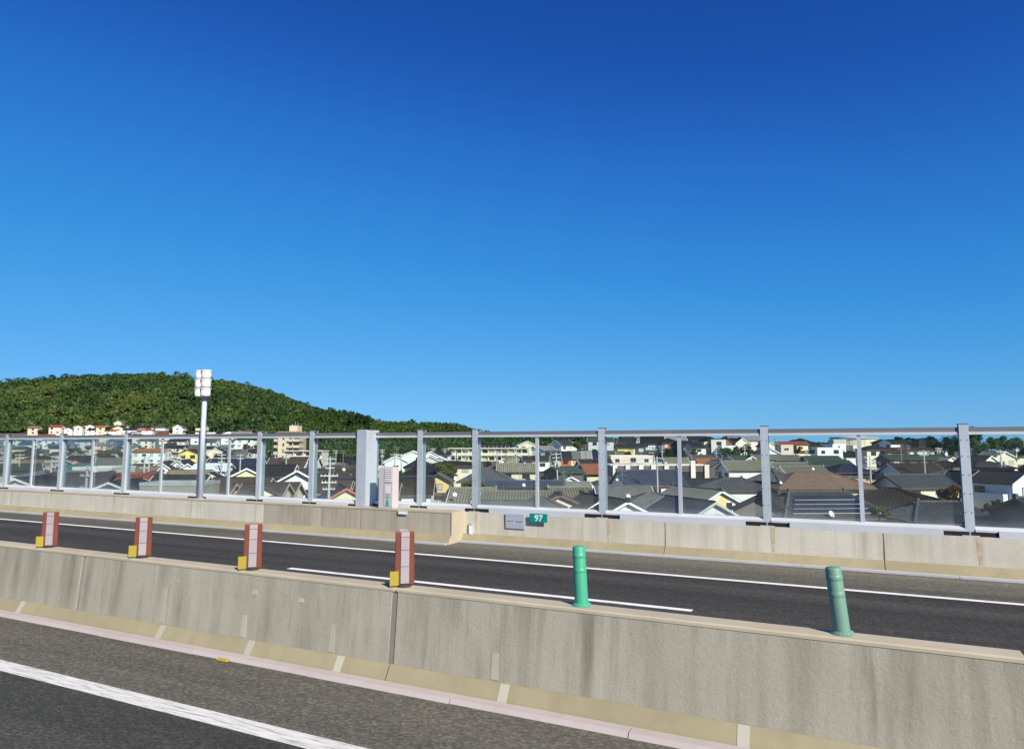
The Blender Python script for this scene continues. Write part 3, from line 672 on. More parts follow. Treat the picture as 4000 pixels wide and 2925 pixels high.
def slope(mb, A, B, C, D_, th, m=0):
    """slab roof plane; A,B eave left->right, C,D_ ridge right->left"""
    A, B, C, D_ = map(Vector, (A, B, C, D_)); n = (B - A).cross(D_ - A)
    if n.length < 1e-9: n = (B - A).cross(C - A)
    n.normalize(); dn = n * th
    mb.hexa([A - dn, B - dn, C - dn, D_ - dn, A, B, C, D_], m)
def tile_slope(mb, A, B, C, D_, pitch=.30, rows=9, amp=.05):
    """ribbed pan tiles laid on a roof plane, every course lapping the one below"""
    A, B, C, D_ = map(Vector, (A, B, C, D_)); ex = (B - A); Wd = ex.length; ex.normalize()
    n = ex.cross((D_ + C) / 2 - (A + B) / 2).normalized(); ey = n.cross(ex)
    H = (D_ - A).dot(ey); l0 = (D_ - A).dot(ex); r0 = Wd - (C - A).dot(ex)
    nc = max(2, int(Wd / pitch)); p = Wd / nc
    prof = [(0, 0), (.30, .0), (.45, .8), (.65, 1.0), (.85, .7)]
    xs, hs = [], []
    for c in range(nc):
        for a, h in prof: xs.append((c + a) * p); hs.append(h * amp)
    xs.append(Wd); hs.append(0)
    for r in range(rows):
        t0, t1 = r / rows, (r + 1) / rows
        for i in range(len(xs) - 1):
            a, c = xs[i], xs[i + 1]
            def lim(x):
                t = 1.0
                if l0 > 1e-3: t = min(t, x / l0)
                if r0 > 1e-3: t = min(t, (Wd - x) / r0)
                return max(0, t)
            la, lc = lim(a), lim(c)
            if max(la, lc) <= t0: continue
            y0a, y1a, y0c, y1c = min(t0, la), min(t1, la), min(t0, lc), min(t1, lc)
            lo, hi = .045, .012
            q = lambda x, tt, hh, e: A + ex * x + ey * (H * tt) + n * (hh + e)
            mb.quad(q(a, y0a, hs[i], lo), q(c, y0c, hs[i + 1], lo), q(c, y1c, hs[i + 1], hi), q(a, y1a, hs[i], hi))
            if y0a == t0 and y0c == t0: mb.quad(q(a, y0a, 0, 0), q(c, y0c, 0, 0), q(c, y0c, hs[i + 1], lo), q(a, y0a, hs[i], lo))

PLACED = []       # (x, y, radius)
HOUSES = []
def house(label, u, v, Z, W=9, D=7, rot=0, roof='gable', pitch=.45, wall='white', rm='slate', tiles=False, over=.5, skirt=False, balcony=False, antenna=False, dish=None, barge=None,
          win=True, detail=True, cat='house', group=None, at=None, hz=None, glass=None, frame=None, trim='trim white', solar=False, st=None, ribs=0, name='house', panels=None, maxh=9.5):
    rz = R(YAW + rot)
    if at is None:
        rp = P(u, v, Z); x, y, zr = rp
        if 60 < rot < 125: x += math.cos(rz) * W / 2; y += math.sin(rz) * W / 2      # gable fronts are measured at their front peak
        zg = ground_z(x, y)
    else:
        x, y = at; zg = ground_z(x, y); zr = zg + hz
    rh = 0 if roof == 'flat' else pitch * D / 2
    if roof == 'shed': rh = pitch * D
    He = zr - rh - zg
    if He < 2.6: zg = zr - rh - 2.6; He = 2.6
    if He > maxh and at is None: zg = zr - rh - maxh; He = maxh
    zg -= .3; He += .3
    root = empty(name, (x, y, zg), rz); tag(root, label, cat, group)
    PLACED.append((x, y, max(W, D) * .5)); HOUSES.append((root, u, v, Z))
    cr = (W / 2, D / 2)
    wm = 'wall ' + wall; rmat = 'roof ' + rm; w2, d2 = W / 2, D / 2
    b = MB()
    if roof == 'gable':
        b.poly([(w2, -d2, 0), (w2, d2, 0), (w2, d2, He), (w2, 0, He + rh), (w2, -d2, He)]); b.poly([(-w2, d2, 0), (-w2, -d2, 0), (-w2, -d2, He), (-w2, 0, He + rh), (-w2, d2, He)])
        b.quad((-w2, -d2, 0), (w2, -d2, 0), (w2, -d2, He), (-w2, -d2, He)); b.quad((w2, d2, 0), (-w2, d2, 0), (-w2, d2, He), (w2, d2, He))
    elif roof == 'shed':
        b.poly([(w2, -d2, 0), (w2, d2, 0), (w2, d2, He + rh), (w2, -d2, He)]); b.poly([(-w2, d2, 0), (-w2, -d2, 0), (-w2, -d2, He), (-w2, d2, He + rh)])
        b.quad((-w2, -d2, 0), (w2, -d2, 0), (w2, -d2, He), (-w2, -d2, He)); b.quad((w2, d2, 0), (-w2, d2, 0), (-w2, d2, He + rh), (w2, d2, He + rh))
    else:
        b.quad((-w2, -d2, 0), (w2, -d2, 0), (w2, -d2, He), (-w2, -d2, He)); b.quad((w2, d2, 0), (-w2, d2, 0), (-w2, d2, He), (w2, d2, He))
        b.quad((w2, -d2, 0), (w2, d2, 0), (w2, d2, He), (w2, -d2, He)); b.quad((-w2, d2, 0), (-w2, -d2, 0), (-w2, -d2, He), (-w2, d2, He))
    b.build('wall', wm, root)
    e = over; th = .14; ze = He - e * pitch; planes = []; caps = []
    top = He + rh + .03
    rb = MB()
    if roof == 'gable':
        planes = [((-w2 - e * .8, -d2 - e, ze), (w2 + e * .8, -d2 - e, ze), (w2 + e * .8, 0, top), (-w2 - e * .8, 0, top)),
                  ((w2 + e * .8, d2 + e, ze), (-w2 - e * .8, d2 + e, ze), (-w2 - e * .8, 0, top), (w2 + e * .8, 0, top))]
        caps = [((-w2 - e * .8, 0, top), (w2 + e * .8, 0, top))]
    elif roof in ('hip', 'irimoya'):
        rl = max(W - D, W * .12) / 2
        if roof == 'irimoya': rl = max((W - D) / 2 + D * .22, W * .2)
        planes = [((-w2 - e, -d2 - e, ze), (w2 + e, -d2 - e, ze), (rl, 0, top), (-rl, 0, top)), ((w2 + e, d2 + e, ze), (-w2 - e, d2 + e, ze), (-rl, 0, top), (rl, 0, top)),
                  ((w2 + e, -d2 - e, ze), (w2 + e, d2 + e, ze), (rl, 0, top), (rl, 0, top)), ((-w2 - e, d2 + e, ze), (-w2 - e, -d2 - e, ze), (-rl, 0, top), (-rl, 0, top))]
        caps = [((-rl, 0, top), (rl, 0, top))] + [((sx * rl, 0, top), (sx * (w2 + e), sy * (d2 + e), ze)) for sx in (-1, 1) for sy in (-1, 1)]
    elif roof == 'shed':
        planes = [((-w2 - e * .5, -d2 - e, He - e * pitch), (w2 + e * .5, -d2 - e, He - e * pitch), (w2 + e * .5, d2 + e * .5, He + rh + e * .5 * pitch), (-w2 - e * .5, d2 + e * .5, He + rh + e * .5 * pitch))]
    if roof == 'flat':
        pw = .22
        rb.box(-w2 - .05, w2 + .05, -d2 - .05, -d2 + pw, He - .35, He + .05); rb.box(-w2 - .05, w2 + .05, d2 - pw, d2 + .05, He - .35, He + .05)
        rb.box(-w2 - .05, -w2 + pw, -d2 + pw, d2 - pw, He - .35, He + .05); rb.box(w2 - pw, w2 + .05, -d2 + pw, d2 - pw, He - .35, He + .05)
        rb.build('parapet', wm if trim == 'trim white' else trim, root)
        rb = MB(); rb.box(-w2 + pw, w2 - pw, -d2 + pw, d2 - pw, He - .45, He - .3); rb.build('roof', rmat, root)
    else:
        for pl in planes: slope(rb, *pl, th)
        ro = rb.build('roof', rmat, root)
        if tiles:
            tb = MB()
            for pl in planes[:1] + (planes[2:] if len(planes) > 2 else []) + (planes[1:2] if rot > 40 or rot < -40 else []):
                tile_slope(tb, *pl, pitch=.34 if Z < 110 else .48, rows=10 if Z < 110 else 7, amp=.12 if Z < 130 else .14)
            tag(tb.build('roof_tiles', rmat, ro), kind='stuff')
        if ribs:
            for pl in planes:
                A, B, C, Dd = map(Vector, pl); nrib = int((B - A).length / ribs); tb = MB()
                nn_ = (B - A).cross((C + Dd) / 2 - A).normalized()
                ex = (B - A).normalized(); ey = nn_.cross(ex); Hh = (Dd - A).dot(ey); l0 = (Dd - A).dot(ex); r0 = (B - A).length - (C - A).dot(ex); L_ = (B - A).length
                for k in range(1, nrib):
                    x_ = L_ * k / nrib; lt = min(1, x_ / l0 if l0 > 1e-3 else 1, (L_ - x_) / r0 if r0 > 1e-3 else 1)
                    p0 = A + ex * x_; p1 = A + ex * x_ + ey * Hh * lt
                    tb.hexa([p0 - ex * .025, p0 + ex * .025, p1 + ex * .025, p1 - ex * .025, p0 - ex * .025 + nn_ * .05, p0 + ex * .025 + nn_ * .05, p1 + ex * .025 + nn_ * .05, p1 - ex * .025 + nn_ * .05])
                tag(tb.build('roof_seams', rmat, ro), kind='stuff')
        if detail or tiles:
            for p0, p1 in caps:
                b = MB(); b.tube(Vector(p0) + Vector((0, 0, .05)), Vector(p1) + Vector((0, 0, .05)), .17 if tiles else .09, n=6); b.build('ridge_cap', rmat, ro)
            if tiles:
                for s in (0, 1):
                    q = Vector(caps[0][s]); b = MB(); b.box(q.x - .16, q.x + .16, -.22, .22, q.z - .1, q.z + .42); bevel(b.build('ridge_end_tile', rmat, ro), .06)
        if roof == 'gable':
            bg_ = barge or ('trim white' if wall in ('white', 'cream', 'pale_yellow', 'mint', 'pale_grey') else 'trim brown')
            for sx in (-1, 1):
                for sy in (-1, 1):
                    xx = sx * (w2 + e * .8); b = MB(); th2 = .26
                    b.hexa([(xx - .03 + .034 * sx, sy * (d2 + e), ze - th2), (xx + .03 + .034 * sx, sy * (d2 + e), ze - th2), (xx + .03 + .034 * sx, 0, top - th2), (xx - .03 + .034 * sx, 0, top - th2),
                            (xx - .03 + .034 * sx, sy * (d2 + e), ze + .02), (xx + .03 + .034 * sx, sy * (d2 + e), ze + .02), (xx + .03 + .034 * sx, 0, top + .02), (xx - .03 + .034 * sx, 0, top + .02)])
                    b.build('barge_board', bg_, ro)
        if roof in ('hip', 'irimoya', 'gable', 'shed') and detail:
            b = MB(); b.box(-w2 - e * .8, w2 + e * .8, -d2 - e - .10, -d2 - e - .005, ze - .12, ze); b.build('gutter', 'trim brown' if trim == 'trim white' else trim, ro)
        if roof == 'irimoya':
            rl = max((W - D) / 2 + D * .22, W * .2); gz = top - .8 * pitch * 1.6
            for sx in (-1, 1):
                b = MB(); xx = sx * (rl + .25); k_ = (top - gz) / pitch
                b.poly([(xx, -k_ * .9, gz), (xx, k_ * .9, gz), (xx, 0, top + .05)] if sx > 0 else [(xx, k_ * .9, gz), (xx, -k_ * .9, gz), (xx, 0, top + .05)]); b.build('gable_end', 'wall white', ro)
                b = MB()
                for sy in (-1, 1): slope(b, *(((xx - .2, -k_, gz), (xx + .2, -k_, gz), (xx + .2, 0, top + .08), (xx - .2, 0, top + .08)) if sy < 0 else ((xx + .2, k_, gz), (xx - .2, k_, gz), (xx - .2, 0, top + .08), (xx + .2, 0, top + .08))), .12)
                b.build('gable_verge', rmat, ro)
    # which faces look at the highway
    toc = (Vector((0, 0, 0)) - Vector((x, y, 0))).normalized(); lx = toc.x * math.cos(-rz) - toc.y * math.sin(-rz); ly = toc.x * math.sin(-rz) + toc.y * math.cos(-rz)
    faces = [f for f, dt in (('f', -ly), ('b', ly), ('r', lx), ('l', -lx)) if dt > .12]
    rr_ = random.Random(hash((round(x), round(y))) & 0xffff)
    fr_ = frame or rr_.choice(['trim dark', 'trim dark', 'trim white', 'trim grey', 'trim brown'])
    if win:
        for f in faces:
            span = W if f in 'fb' else D
            levels = [q for q in (He - 2.05, He - 4.85, He - 7.6) if q > .4]
            for li, z in enumerate(levels[:3 if Z > 105 or at is not None else 2]):
                nW = max(1, int(span / 3.4)) if detail else max(1, int(span / 4.5))
                for k in range(nW):
                    if rr_.random() < .18 and nW > 1: continue
                    ww = rr_.choice([1.2, 1.6, 1.7]); hh = rr_.choice([1.0, 1.2, 1.3]); off = -span / 2 + span * (k + .5) / nW + rr_.uniform(-.25, .25)
                    put_window(root, f, off, z, ww, hh, W, D, fr_, glass or rr_.choice(['glass', 'glass', 'curtain']), detail and Z < 210)
    if skirt:
        for f in faces[:2]:
            zz = He - 2.75; sp = W if f in 'fb' else D; hf = D / 2 if f in 'fb' else W / 2
            if zz < 1.8: continue
            b = MB(); A_, B_, C_, D__ = (-sp / 2 - .3, -hf - 1.2, zz - .42), (sp / 2 + .3, -hf - 1.2, zz - .42), (sp / 2 + .3, -hf + .02, zz + .12), (-sp / 2 - .3, -hf + .02, zz + .12)
            slope(b, A_, B_, C_, D__, .12); o = b.build('skirt_roof', rmat, root); o.rotation_euler = (0, 0, {'f': 0, 'b': math.pi, 'r': math.pi / 2, 'l': -math.pi / 2}[f])
            if tiles: tb = MB(); tile_slope(tb, A_, B_, C_, D__, pitch=.34, rows=3, amp=.07); tag(tb.build('roof_tiles', rmat, o), kind='stuff')
    if balcony and faces:
        f = faces[0] if 'l' not in faces[0] else faces[-1]; sp = (W if f in 'fb' else D) * .8; hf = D / 2 if f in 'fb' else W / 2
        for zz in ([He - 2.75] + ([He - 5.4] if balcony == 2 else [])):
            if zz < .8: continue
            b = MB(); b.box(-sp / 2, sp / 2, -hf - 1.1, -hf, zz - .15, zz); b.box(-sp / 2, sp / 2, -hf - 1.1, -hf - 1.0, zz, zz + .95); b.box(-sp / 2, -sp / 2 + .1, -hf - 1.0, -hf, zz, zz + .95); b.box(sp / 2 - .1, sp / 2, -hf - 1.0, -hf, zz, zz + .95)
            o = b.build('balcony', wm, root); o.rotation_euler = (0, 0, {'f': 0, 'b': math.pi, 'r': math.pi / 2, 'l': -math.pi / 2}[f])
            b = MB(); b.box(-sp / 2 - .03, sp / 2 + .03, -hf - 1.14, -hf - .97, zz + .952, zz + 1.01); b.build('handrail', 'trim grey', o)
    if solar:
        pl = [Vector(q) for q in planes[0]]; A, B, C, Dd = pl; ex = (B - A).normalized(); nn_ = ex.cross(Dd - A).normalized()
        if nn_.z < 0: nn_ = -nn_
        ey = nn_.cross(ex); Hh = (Dd - A).dot(ey); rows_, cols_ = panels or (4, 8); ph = Hh * .66 / rows_; L_ = (B - A).length; l0 = (Dd - A).dot(ex)
        sm = None
        for r__ in range(rows_):
            t0 = Hh * .16 + r__ * ph; marg = l0 * (t0 + ph) / Hh + .35; wid = L_ - 2 * marg; nc = max(2, int(round(cols_ * wid / (L_ - 2 * l0 * .3))))
            for c_ in range(nc):
                xx = marg + wid * (c_ + .5) / nc; o = A + ex * xx + ey * t0 + nn_ * .13; hwp = wid / nc / 2 - .02
                b = MB(); b.hexa([o - ex * hwp, o + ex * hwp, o + ex * hwp + ey * (ph - .06), o - ex * hwp + ey * (ph - .06)] + [q + nn_ * .04 for q in (o - ex * hwp, o + ex * hwp, o + ex * hwp + ey * (ph - .06), o - ex * hwp + ey * (ph - .06))])
                b.build('solar_panel', 'solar', ro)
            b = MB(); q0 = A + ex * (marg) + ey * (t0 - .035) + nn_ * .12; q1 = A + ex * (L_ - marg) + ey * (t0 - .035) + nn_ * .12
            b.hexa([q0, q1, q1 + ey * .03, q0 + ey * .03] + [q + nn_ * .07 for q in (q0, q1, q1 + ey * .03, q0 + ey * .03)]); b.build('mounting_rail', 'insulator', ro)
    if antenna:
        b = MB(); ax = rr_.uniform(-.3, .3) * W; ht = rr_.uniform(1.6, 2.6); zt = top if roof != 'flat' else He
        b.tube((ax, .05, zt - .2), (ax, .05, zt + ht), .03, n=5)
        ang = rr_.uniform(0, math.pi)
        dx, dy = math.cos(ang), math.sin(ang)
        for q in (.0, .55):
            b.tube((ax - dx * .8, .05 - dy * .8, zt + ht - .15 - q), (ax + dx * .8, .05 + dy * .8, zt + ht - .15 - q), .018, n=4)
            for k in range(6):
                s = -.75 + .3 * k; l_ = .35 - .02 * k; b.tube((ax + dx * s - dy * l_, .05 + dy * s + dx * l_, zt + ht - .15 - q), (ax + dx * s + dy * l_, .05 + dy * s - dx * l_, zt + ht - .15 - q), .012, n=4)
        b.build('tv_antenna', 'antenna metal', root)
    return root

DISH = {}
def dish(label, u, v, Z, r=.33, pole=1.6):
    r *= .72
    p = P(u, v, Z); root = empty('satellite_dish', (p.x, p.y, p.z - pole)); root.rotation_euler = (0, 0, R(YAW + 25)); tag(root, label, 'satellite dish', 'white satellite dishes on the roofs')
    b = MB(); b.tube((0, .1, 0), (0, .1, pole), .03, n=6); b.build('mast', 'antenna metal', root)
    b = MB(); prof = [(r * k / 6, .16 * r * (k / 6) ** 2 * 1.6) for k in range(1, 7)]; b.lathe([(.001, 0)] + prof + [(r * 1.0, .26 * r + .02), (.001, -.03)], 20)
    o = b.build('bowl', 'dish white', root, True); o.location = (0, 0, pole); o.rotation_euler = (R(62), 0, 0)
    b = MB(); b.tube((0, 0, pole - r * .9), (0, -.36, pole - .02), .014, n=5); b.box(-.05, .05, -.42, -.34, pole - .07, pole + .03); b.build('feed_arm', 'antenna metal', root)

def far_quick(label, *a, **k):
    k.setdefault('detail', False); return house(label, *a, **k)

H = house
# ---- nearest roofs, right to left
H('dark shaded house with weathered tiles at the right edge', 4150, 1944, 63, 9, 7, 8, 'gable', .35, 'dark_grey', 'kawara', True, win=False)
H('hip house with frosted grey tiles and thick black ridge by the reddish bush', 3668, 1963, 70, 8.2, 7, -3, 'irimoya', .42, 'cream', 'kawara', True, skirt=True)
H('house with ribbed dark brown metal hip roof and pink beige walls', 3478, 1907, 84, 10.5, 9.5, -38, 'hip', .34, 'pink', 'dark_brown', ribs=.45, over=.8, trim='trim brown')
H('tiled hip house whose front slope is covered in dark solar panels', 3190, 1923, 76, 11.2, 8.6, 4, 'irimoya', .50, 'cream', 'kawara', True, solar=True, panels=(4, 9), antenna=True)
H('black tiled gable house between the peeling plaster house and solar roof', 2972, 1932, 74, 6, 6, 62, 'gable', .5, 'taupe', 'slate', True, barge='trim dark')
navy = H('small pale house with navy blue ribbed gable roof and tan blind', 2786, 1960, 70, 8.5, 6.4, 110, 'gable', .5, 'pale_grey', 'navy', ribs=.4, barge='trim grey', win=False)
peel = H('old tiled house with ochre plaster peeling from its white gable', 2812, 1916, 84, 9.5, 7.6, 112, 'gable', .48, 'white', 'kawara', True, barge='trim white', win=False)
H('tiled house with wide dark ridge roof and brown shutters below cream wall', 2862, 1868, 118, 10.5, 7.4, 2, 'hip', .45, 'white', 'kawara', True, frame='trim brown')
H('tall cream walled house with long grey tiled gable roof and yellow box', 2905, 1802, 150, 9.5, 7.5, 3, 'gable', .42, 'white', 'kawara_pale', True)
H('dark house with steep black tiled gable beside the tall cream house', 2808, 1800, 157, 5, 4.6, 91, 'gable', .55, 'dark_grey', 'kawara', True, barge='trim dark')
H('house with blue glazed tile roof, red gutter and orange panel', 2530, 1838, 124, 11, 8.4, 9, 'gable', .52, 'white', 'kawara_blue', True, trim='trim red', barge='trim dark', antenna=True)
H('grey slate roofed house with taller ridge behind the large white dish', 2432, 1899, 87, 6.5, 8, 0, 'gable', .42, 'cream', 'slate_grey', trim='trim grey', antenna=True)
H('cream sided house with low grey slate hip roof beside the white gable', 2548, 1925, 82, 7.2, 6.5, 0, 'hip', .38, 'cream', 'slate_grey', trim='trim brown')
H('little white house with black tiled gable peeping over the fence rail', 2446, 1958, 70, 5, 5.6, 106, 'gable', .48, 'white', 'slate', True, barge='trim white')
H('cream gable house with dark tiles half hidden by a fence post', 2358, 1943, 74, 5.5, 6.2, 108, 'gable', .55, 'cream', 'slate', True, barge='trim white')
H('long house under yellowish grey ribbed tiles with white dish', 2258, 1905, 90, 7.2, 6.2, 3, 'gable', .45, 'cream', 'kawara_pale', True, antenna=True)
H('cream gable house with red creeper patch and dark tiles', 2184, 1931, 76, 4.5, 5.2, 104, 'gable', .42, 'cream', 'slate', True, barge='trim brown')
H('grey slate hip roof right behind the fence, above the green plate', 2112, 1942, 72, 5.2, 5.6, 0, 'hip', .42, 'pale_grey', 'slate_grey', trim='trim white')
H('low grey slate roof behind the fence above the grey plate', 1968, 1956, 68, 5.6, 4.5, -2, 'gable', .3, 'pale_grey', 'slate_grey', trim='trim white', win=False)
H('short roof of bleached ribbed tiles left of the wide post pair', 1848, 1909, 83, 4.8, 5.6, -3, 'gable', .42, 'cream', 'kawara_pale', True)
H('long low roof of bleached ribbed tiles right of the thin post', 2020, 1922, 78, 7.4, 5.2, -3, 'gable', .42, 'cream', 'kawara_pale', True)
H('long house with blue grey tiled roof and white ridge', 2052, 1880, 102, 11, 7, -2, 'gable', .45, 'dark_grey', 'kawara_blue', True, antenna=True)
H('brown low sloped annex below the blue grey tiled roof', 2075, 1911, 92, 6.5, 3.4, -2, 'shed', .2, 'taupe', 'brown', win=False)
H('tiled farmhouse with sweeping hip roof behind the shrubs', 1902, 1832, 148, 10.4, 8.4, -2, 'hip', .52, 'ochre', 'kawara', True, over=.9)
H('grey ribbed tile house with veranda beside the sweeping hip roof', 2018, 1812, 165, 9, 7, 2, 'gable', .45, 'cream', 'kawara_pale', True, balcony=True)
H('narrow ochre house with paper screen window and curled gable', 1712, 1851, 141, 6, 4.4, 92, 'gable', .55, 'ochre', 'kawara', True, over=.8, skirt=True, glass='curtain', barge='trim dark')
H('big dark house with broad black hip roof above the ochre house', 1672, 1818, 164, 11.5, 9, 12, 'hip', .42, 'dark_grey', 'black', over=.8)
H('black hip upper roof left of the cream low house', 1640, 1793, 178, 7.4, 7.4, 12, 'hip', .55, 'white', 'black')
H('cream house under a wide low black hip roof', 1765, 1801, 192, 12, 8, 0, 'hip', .22, 'cream', 'black', over=1.0)
H('tall mint white gable building crowded with wires', 1548, 1780, 192, 9, 6.4, 102, 'gable', .5, 'mint', 'white', barge='trim white')
H('white gable roof house under the bamboo, left of the post', 1612, 1761, 250, 8, 8, 94, 'gable', .4, 'white', 'white')
H('white upright house right of the fence post below the bamboo', 1682, 1763, 250, 8, 6, 100, 'gable', .5, 'white', 'grey')
H('pale grey gable house left of the cream low roof', 1677, 1780, 222, 8, 6.4, 94, 'gable', .45, 'pale_grey', 'slate')
H('brown roofed small house below the bamboo grove', 1720, 1762, 262, 8, 6, 0, 'gable', .4, 'pale_grey', 'dark_brown')
H('bright white little gable behind the cream low roof', 1716, 1783, 232, 7, 6.6, 92, 'gable', .42, 'white', 'white')
H('grey beige gable house with small attic window', 2020, 1777, 222, 8, 8.2, 92, 'gable', .40, 'taupe', 'slate', barge='trim pink')
H('white house beside the grey beige gable', 2092, 1781, 222, 8, 6, 0, 'gable', .4, 'white', 'slate')
# ---- centre left: brown roofs
H('big house with white front gable and balcony between the posts', 1165, 1836, 106, 9, 8.4, 96, 'gable', .55, 'white', 'brown', balcony=True, barge='trim white', over=.9)
for k, (u, v, Z, W, D, lab) in enumerate(((1290, 1832, 128, 6, 6, 'brown slate townhouse highest at the left of the stepped row'), (1350, 1819, 140, 7, 6, 'brown slate townhouse at the back of the stepped row'),
        (1380, 1835, 126, 6, 6, 'brown slate townhouse with white dish on its ridge'), (1300, 1851, 114, 5.2, 5.6, 'brown slate townhouse at the left front of the stepped row'),
        (1370, 1850, 116, 5.6, 5.6, 'brown slate townhouse in the middle of the stepped row'), (1308, 1877, 100, 4.6, 5.6, 'low brown slate townhouse behind the white utility pole'), (1385, 1860, 106, 6.4, 6.4, 'brown slate townhouse with solar panels in the stepped row'))):
    H(lab, u, v, Z, W, D, 2, 'gable', .52, 'cream', 'brown', barge='trim pink', trim='trim pink', antenna=k % 2 == 0, solar=(k == 6), panels=(2, 4), group='stepped brown townhouses')
H('cream gable house with navy roof and red barge boards', 1352, 1906, 86, 8, 6.6, 110, 'gable', .55, 'cream', 'navy', barge='trim red', ribs=.45, win=False)
H('dark brown roofed house with white walls right of the wide post', 1600, 1878, 104, 7, 6.5, 2, 'gable', .5, 'white', 'dark_brown', barge='trim pink')
H('brown slate townhouse seen through the gap beside the cabinet', 1478, 1888, 100, 6, 6, 2, 'gable', .5, 'cream', 'brown', barge='trim pink')
H('low red and pale blue edged roof behind the cabinet', 1600, 1868, 120, 8, 6, 2, 'shed', .15, 'red', 'navy')
H('black sloped roof with white verge left of the big brown roof', 1082, 1816, 126, 6.5, 7, 4, 'gable', .5, 'white', 'black', barge='trim white')
H('brown roofed house with white verges behind the balcony gable', 1130, 1789, 156, 8, 7, 3, 'gable', .5, 'white', 'brown', barge='trim white', antenna=True)
H('dark brown roof with white verge beside the post', 1192, 1786, 160, 6, 7, 3, 'gable', .5, 'white', 'dark_brown', barge='trim white')
H('cream gable house with crossed brown boards at the sign pole side', 1034, 1899, 86, 7, 6.4, 114, 'gable', .55, 'cream', 'brown', barge='trim dark', win=False)
H('brown slate house with blank slope above cream wall', 1092, 1886, 94, 5, 6, 2, 'gable', .52, 'cream', 'brown', barge='trim pink', trim='trim pink')
H('brown slate roof right of the sign pole', 846, 1889, 88, 4.4, 6, 2, 'gable', .5, 'cream', 'brown', barge='trim pink', trim='trim pink')
H('long brown slate roof over cream wall beside the yellow gable', 950, 1866, 97, 7.6, 6.4, 2, 'gable', .5, 'cream', 'brown', barge='trim pink', trim='trim pink')
H('brown slate roof stepping down toward the fence', 1040, 1888, 89, 5.2, 6, 2, 'gable', .5, 'cream', 'brown', barge='trim pink', trim='trim pink')
H('broad pale yellow gable with white verge', 966, 1828, 116, 9, 10, 100, 'gable', .5, 'pale_yellow', 'slate', barge='trim white', win=False)
# ---- left
H('long blank taupe block with flat roof behind the fence', 707, 1881, 82, 7.2, 5, 0, 'flat', 0, 'taupe', 'grey', trim='trim grey', win=False)
H('large house whose broad white gable peeps over the fence', 436, 1882, 84, 8, 9.4, 96, 'gable', .42, 'white', 'black', barge='trim white', over=1.0, win=False)
H('black hip roofed house left of the first thin pole', 178, 1858, 93, 8, 7.5, 2, 'hip', .45, 'dark_grey', 'black')
H('low black roof with small cream front gable at the far left', 66, 1868, 88, 7, 6.5, 96, 'gable', .4, 'cream', 'black', barge='trim white')
H('wide house under black tiles beside the low cream gable', 315, 1850, 96, 8.4, 7.5, 3, 'gable', .5, 'dark_grey', 'kawara', True)
H('cream gable house under dark roof between the posts', 402, 1846, 106, 7, 6.4, 110, 'gable', .5, 'cream', 'black', barge='trim dark')
H('white flat roofed block with single dark window', 410, 1822, 132, 7.4, 8, 0, 'flat', 0, 'white', 'grey')
H('house with white gable end above the white block', 440, 1789, 170, 6.5, 6, 8, 'gable', .7, 'white', 'slate_grey', barge='trim white')
H('turquoise roofed workshop left of the white block', 308, 1815, 142, 5.8, 6, 4, 'shed', .22, 'pale_grey', 'teal', win=False)
H('low house with red brown tile roof', 560, 1861, 97, 6, 5.6, 3, 'gable', .42, 'cream', 'brick_red', True)
H('low dark slate house with cream gable end by the sign pole', 712, 1857, 97, 7, 6, 4, 'gable', .48, 'cream', 'slate', barge='trim white')
H('dark gable house with doubled white verges by the sign pole', 818, 1850, 99, 7, 5.6, 108, 'gable', .5, 'dark_grey', 'slate', barge='trim white')
H('twin of white gables, left one, in the middle of the plain', 625, 1803, 162, 8, 6.4, 98, 'gable', .62, 'white', 'slate', barge='trim white')
H('tall white gable right of its smaller twin', 694, 1797, 166, 9, 7.4, 98, 'gable', .7, 'white', 'slate', barge='trim white')
H('small white gable house right of the tall white gable', 735, 1810, 156, 6, 4.6, 100, 'gable', .7, 'white', 'slate', barge='trim white')
H('cream gable house below the twin white gables', 668, 1832, 136, 7, 6.6, 102, 'gable', .55, 'cream', 'brown', barge='trim white')
H('white hip house with dark eaves right of the sign pole', 834, 1811, 154, 7.5, 6, 0, 'gable', .45, 'white', 'white')
H('tan sloped roof house left of the twin gables', 575, 1821, 144, 5, 6, 2, 'gable', .5, 'cream', 'tan')
H('dull green roofed house in front of the tan slope', 600, 1842, 122, 6, 6, 4, 'hip', .4, 'pale_grey', 'green')
H('tan ribbed slope roof house left of the sign pole', 745, 1837, 120, 7, 6.4, 2, 'gable', .55, 'cream', 'tan')
H('long navy roofed house in the plain right of the sign pole', 930, 1792, 172, 12, 8, 3, 'gable', .45, 'pale_grey', 'navy', antenna=True)
H('low long black roof beside the sign pole in the plain', 905, 1815, 158, 8, 7, 3, 'hip', .4, 'dark_grey', 'slate')
H('pale yellow house with round gable in the far plain', 735, 1755, 265, 9, 7, 98, 'gable', .4, 'yellow', 'slate')
H('cream house with two gables in the far plain', 535, 1748, 300, 9, 7, 100, 'gable', .55, 'pale_yellow', 'brown')
H('orange roofed long house in the far plain', 595, 1752, 300, 14, 7, 2, 'gable', .35, 'white', 'orange')
H('tan roofed house at the left of the plain', 178, 1797, 165, 9, 7, 2, 'gable', .3, 'cream', 'tan')
H('white gable with dark tarpaulin roof, left of the plain', 60, 1812, 150, 9, 6.4, 40, 'gable', .5, 'white', 'green')
H('long pale shed roof at the left of the plain', 215, 1840, 118, 9, 6, 2, 'shed', .12, 'cream', 'grey')
H('blue tarpaulin roofed shed beside the turquoise roof', 262, 1817, 146, 4, 4, 2, 'shed', .2, 'white', 'navy')
H('long brick red house front left of the sign pole', 522, 1846, 112, 5, 5, 2, 'flat', 0, 'brick', 'grey')
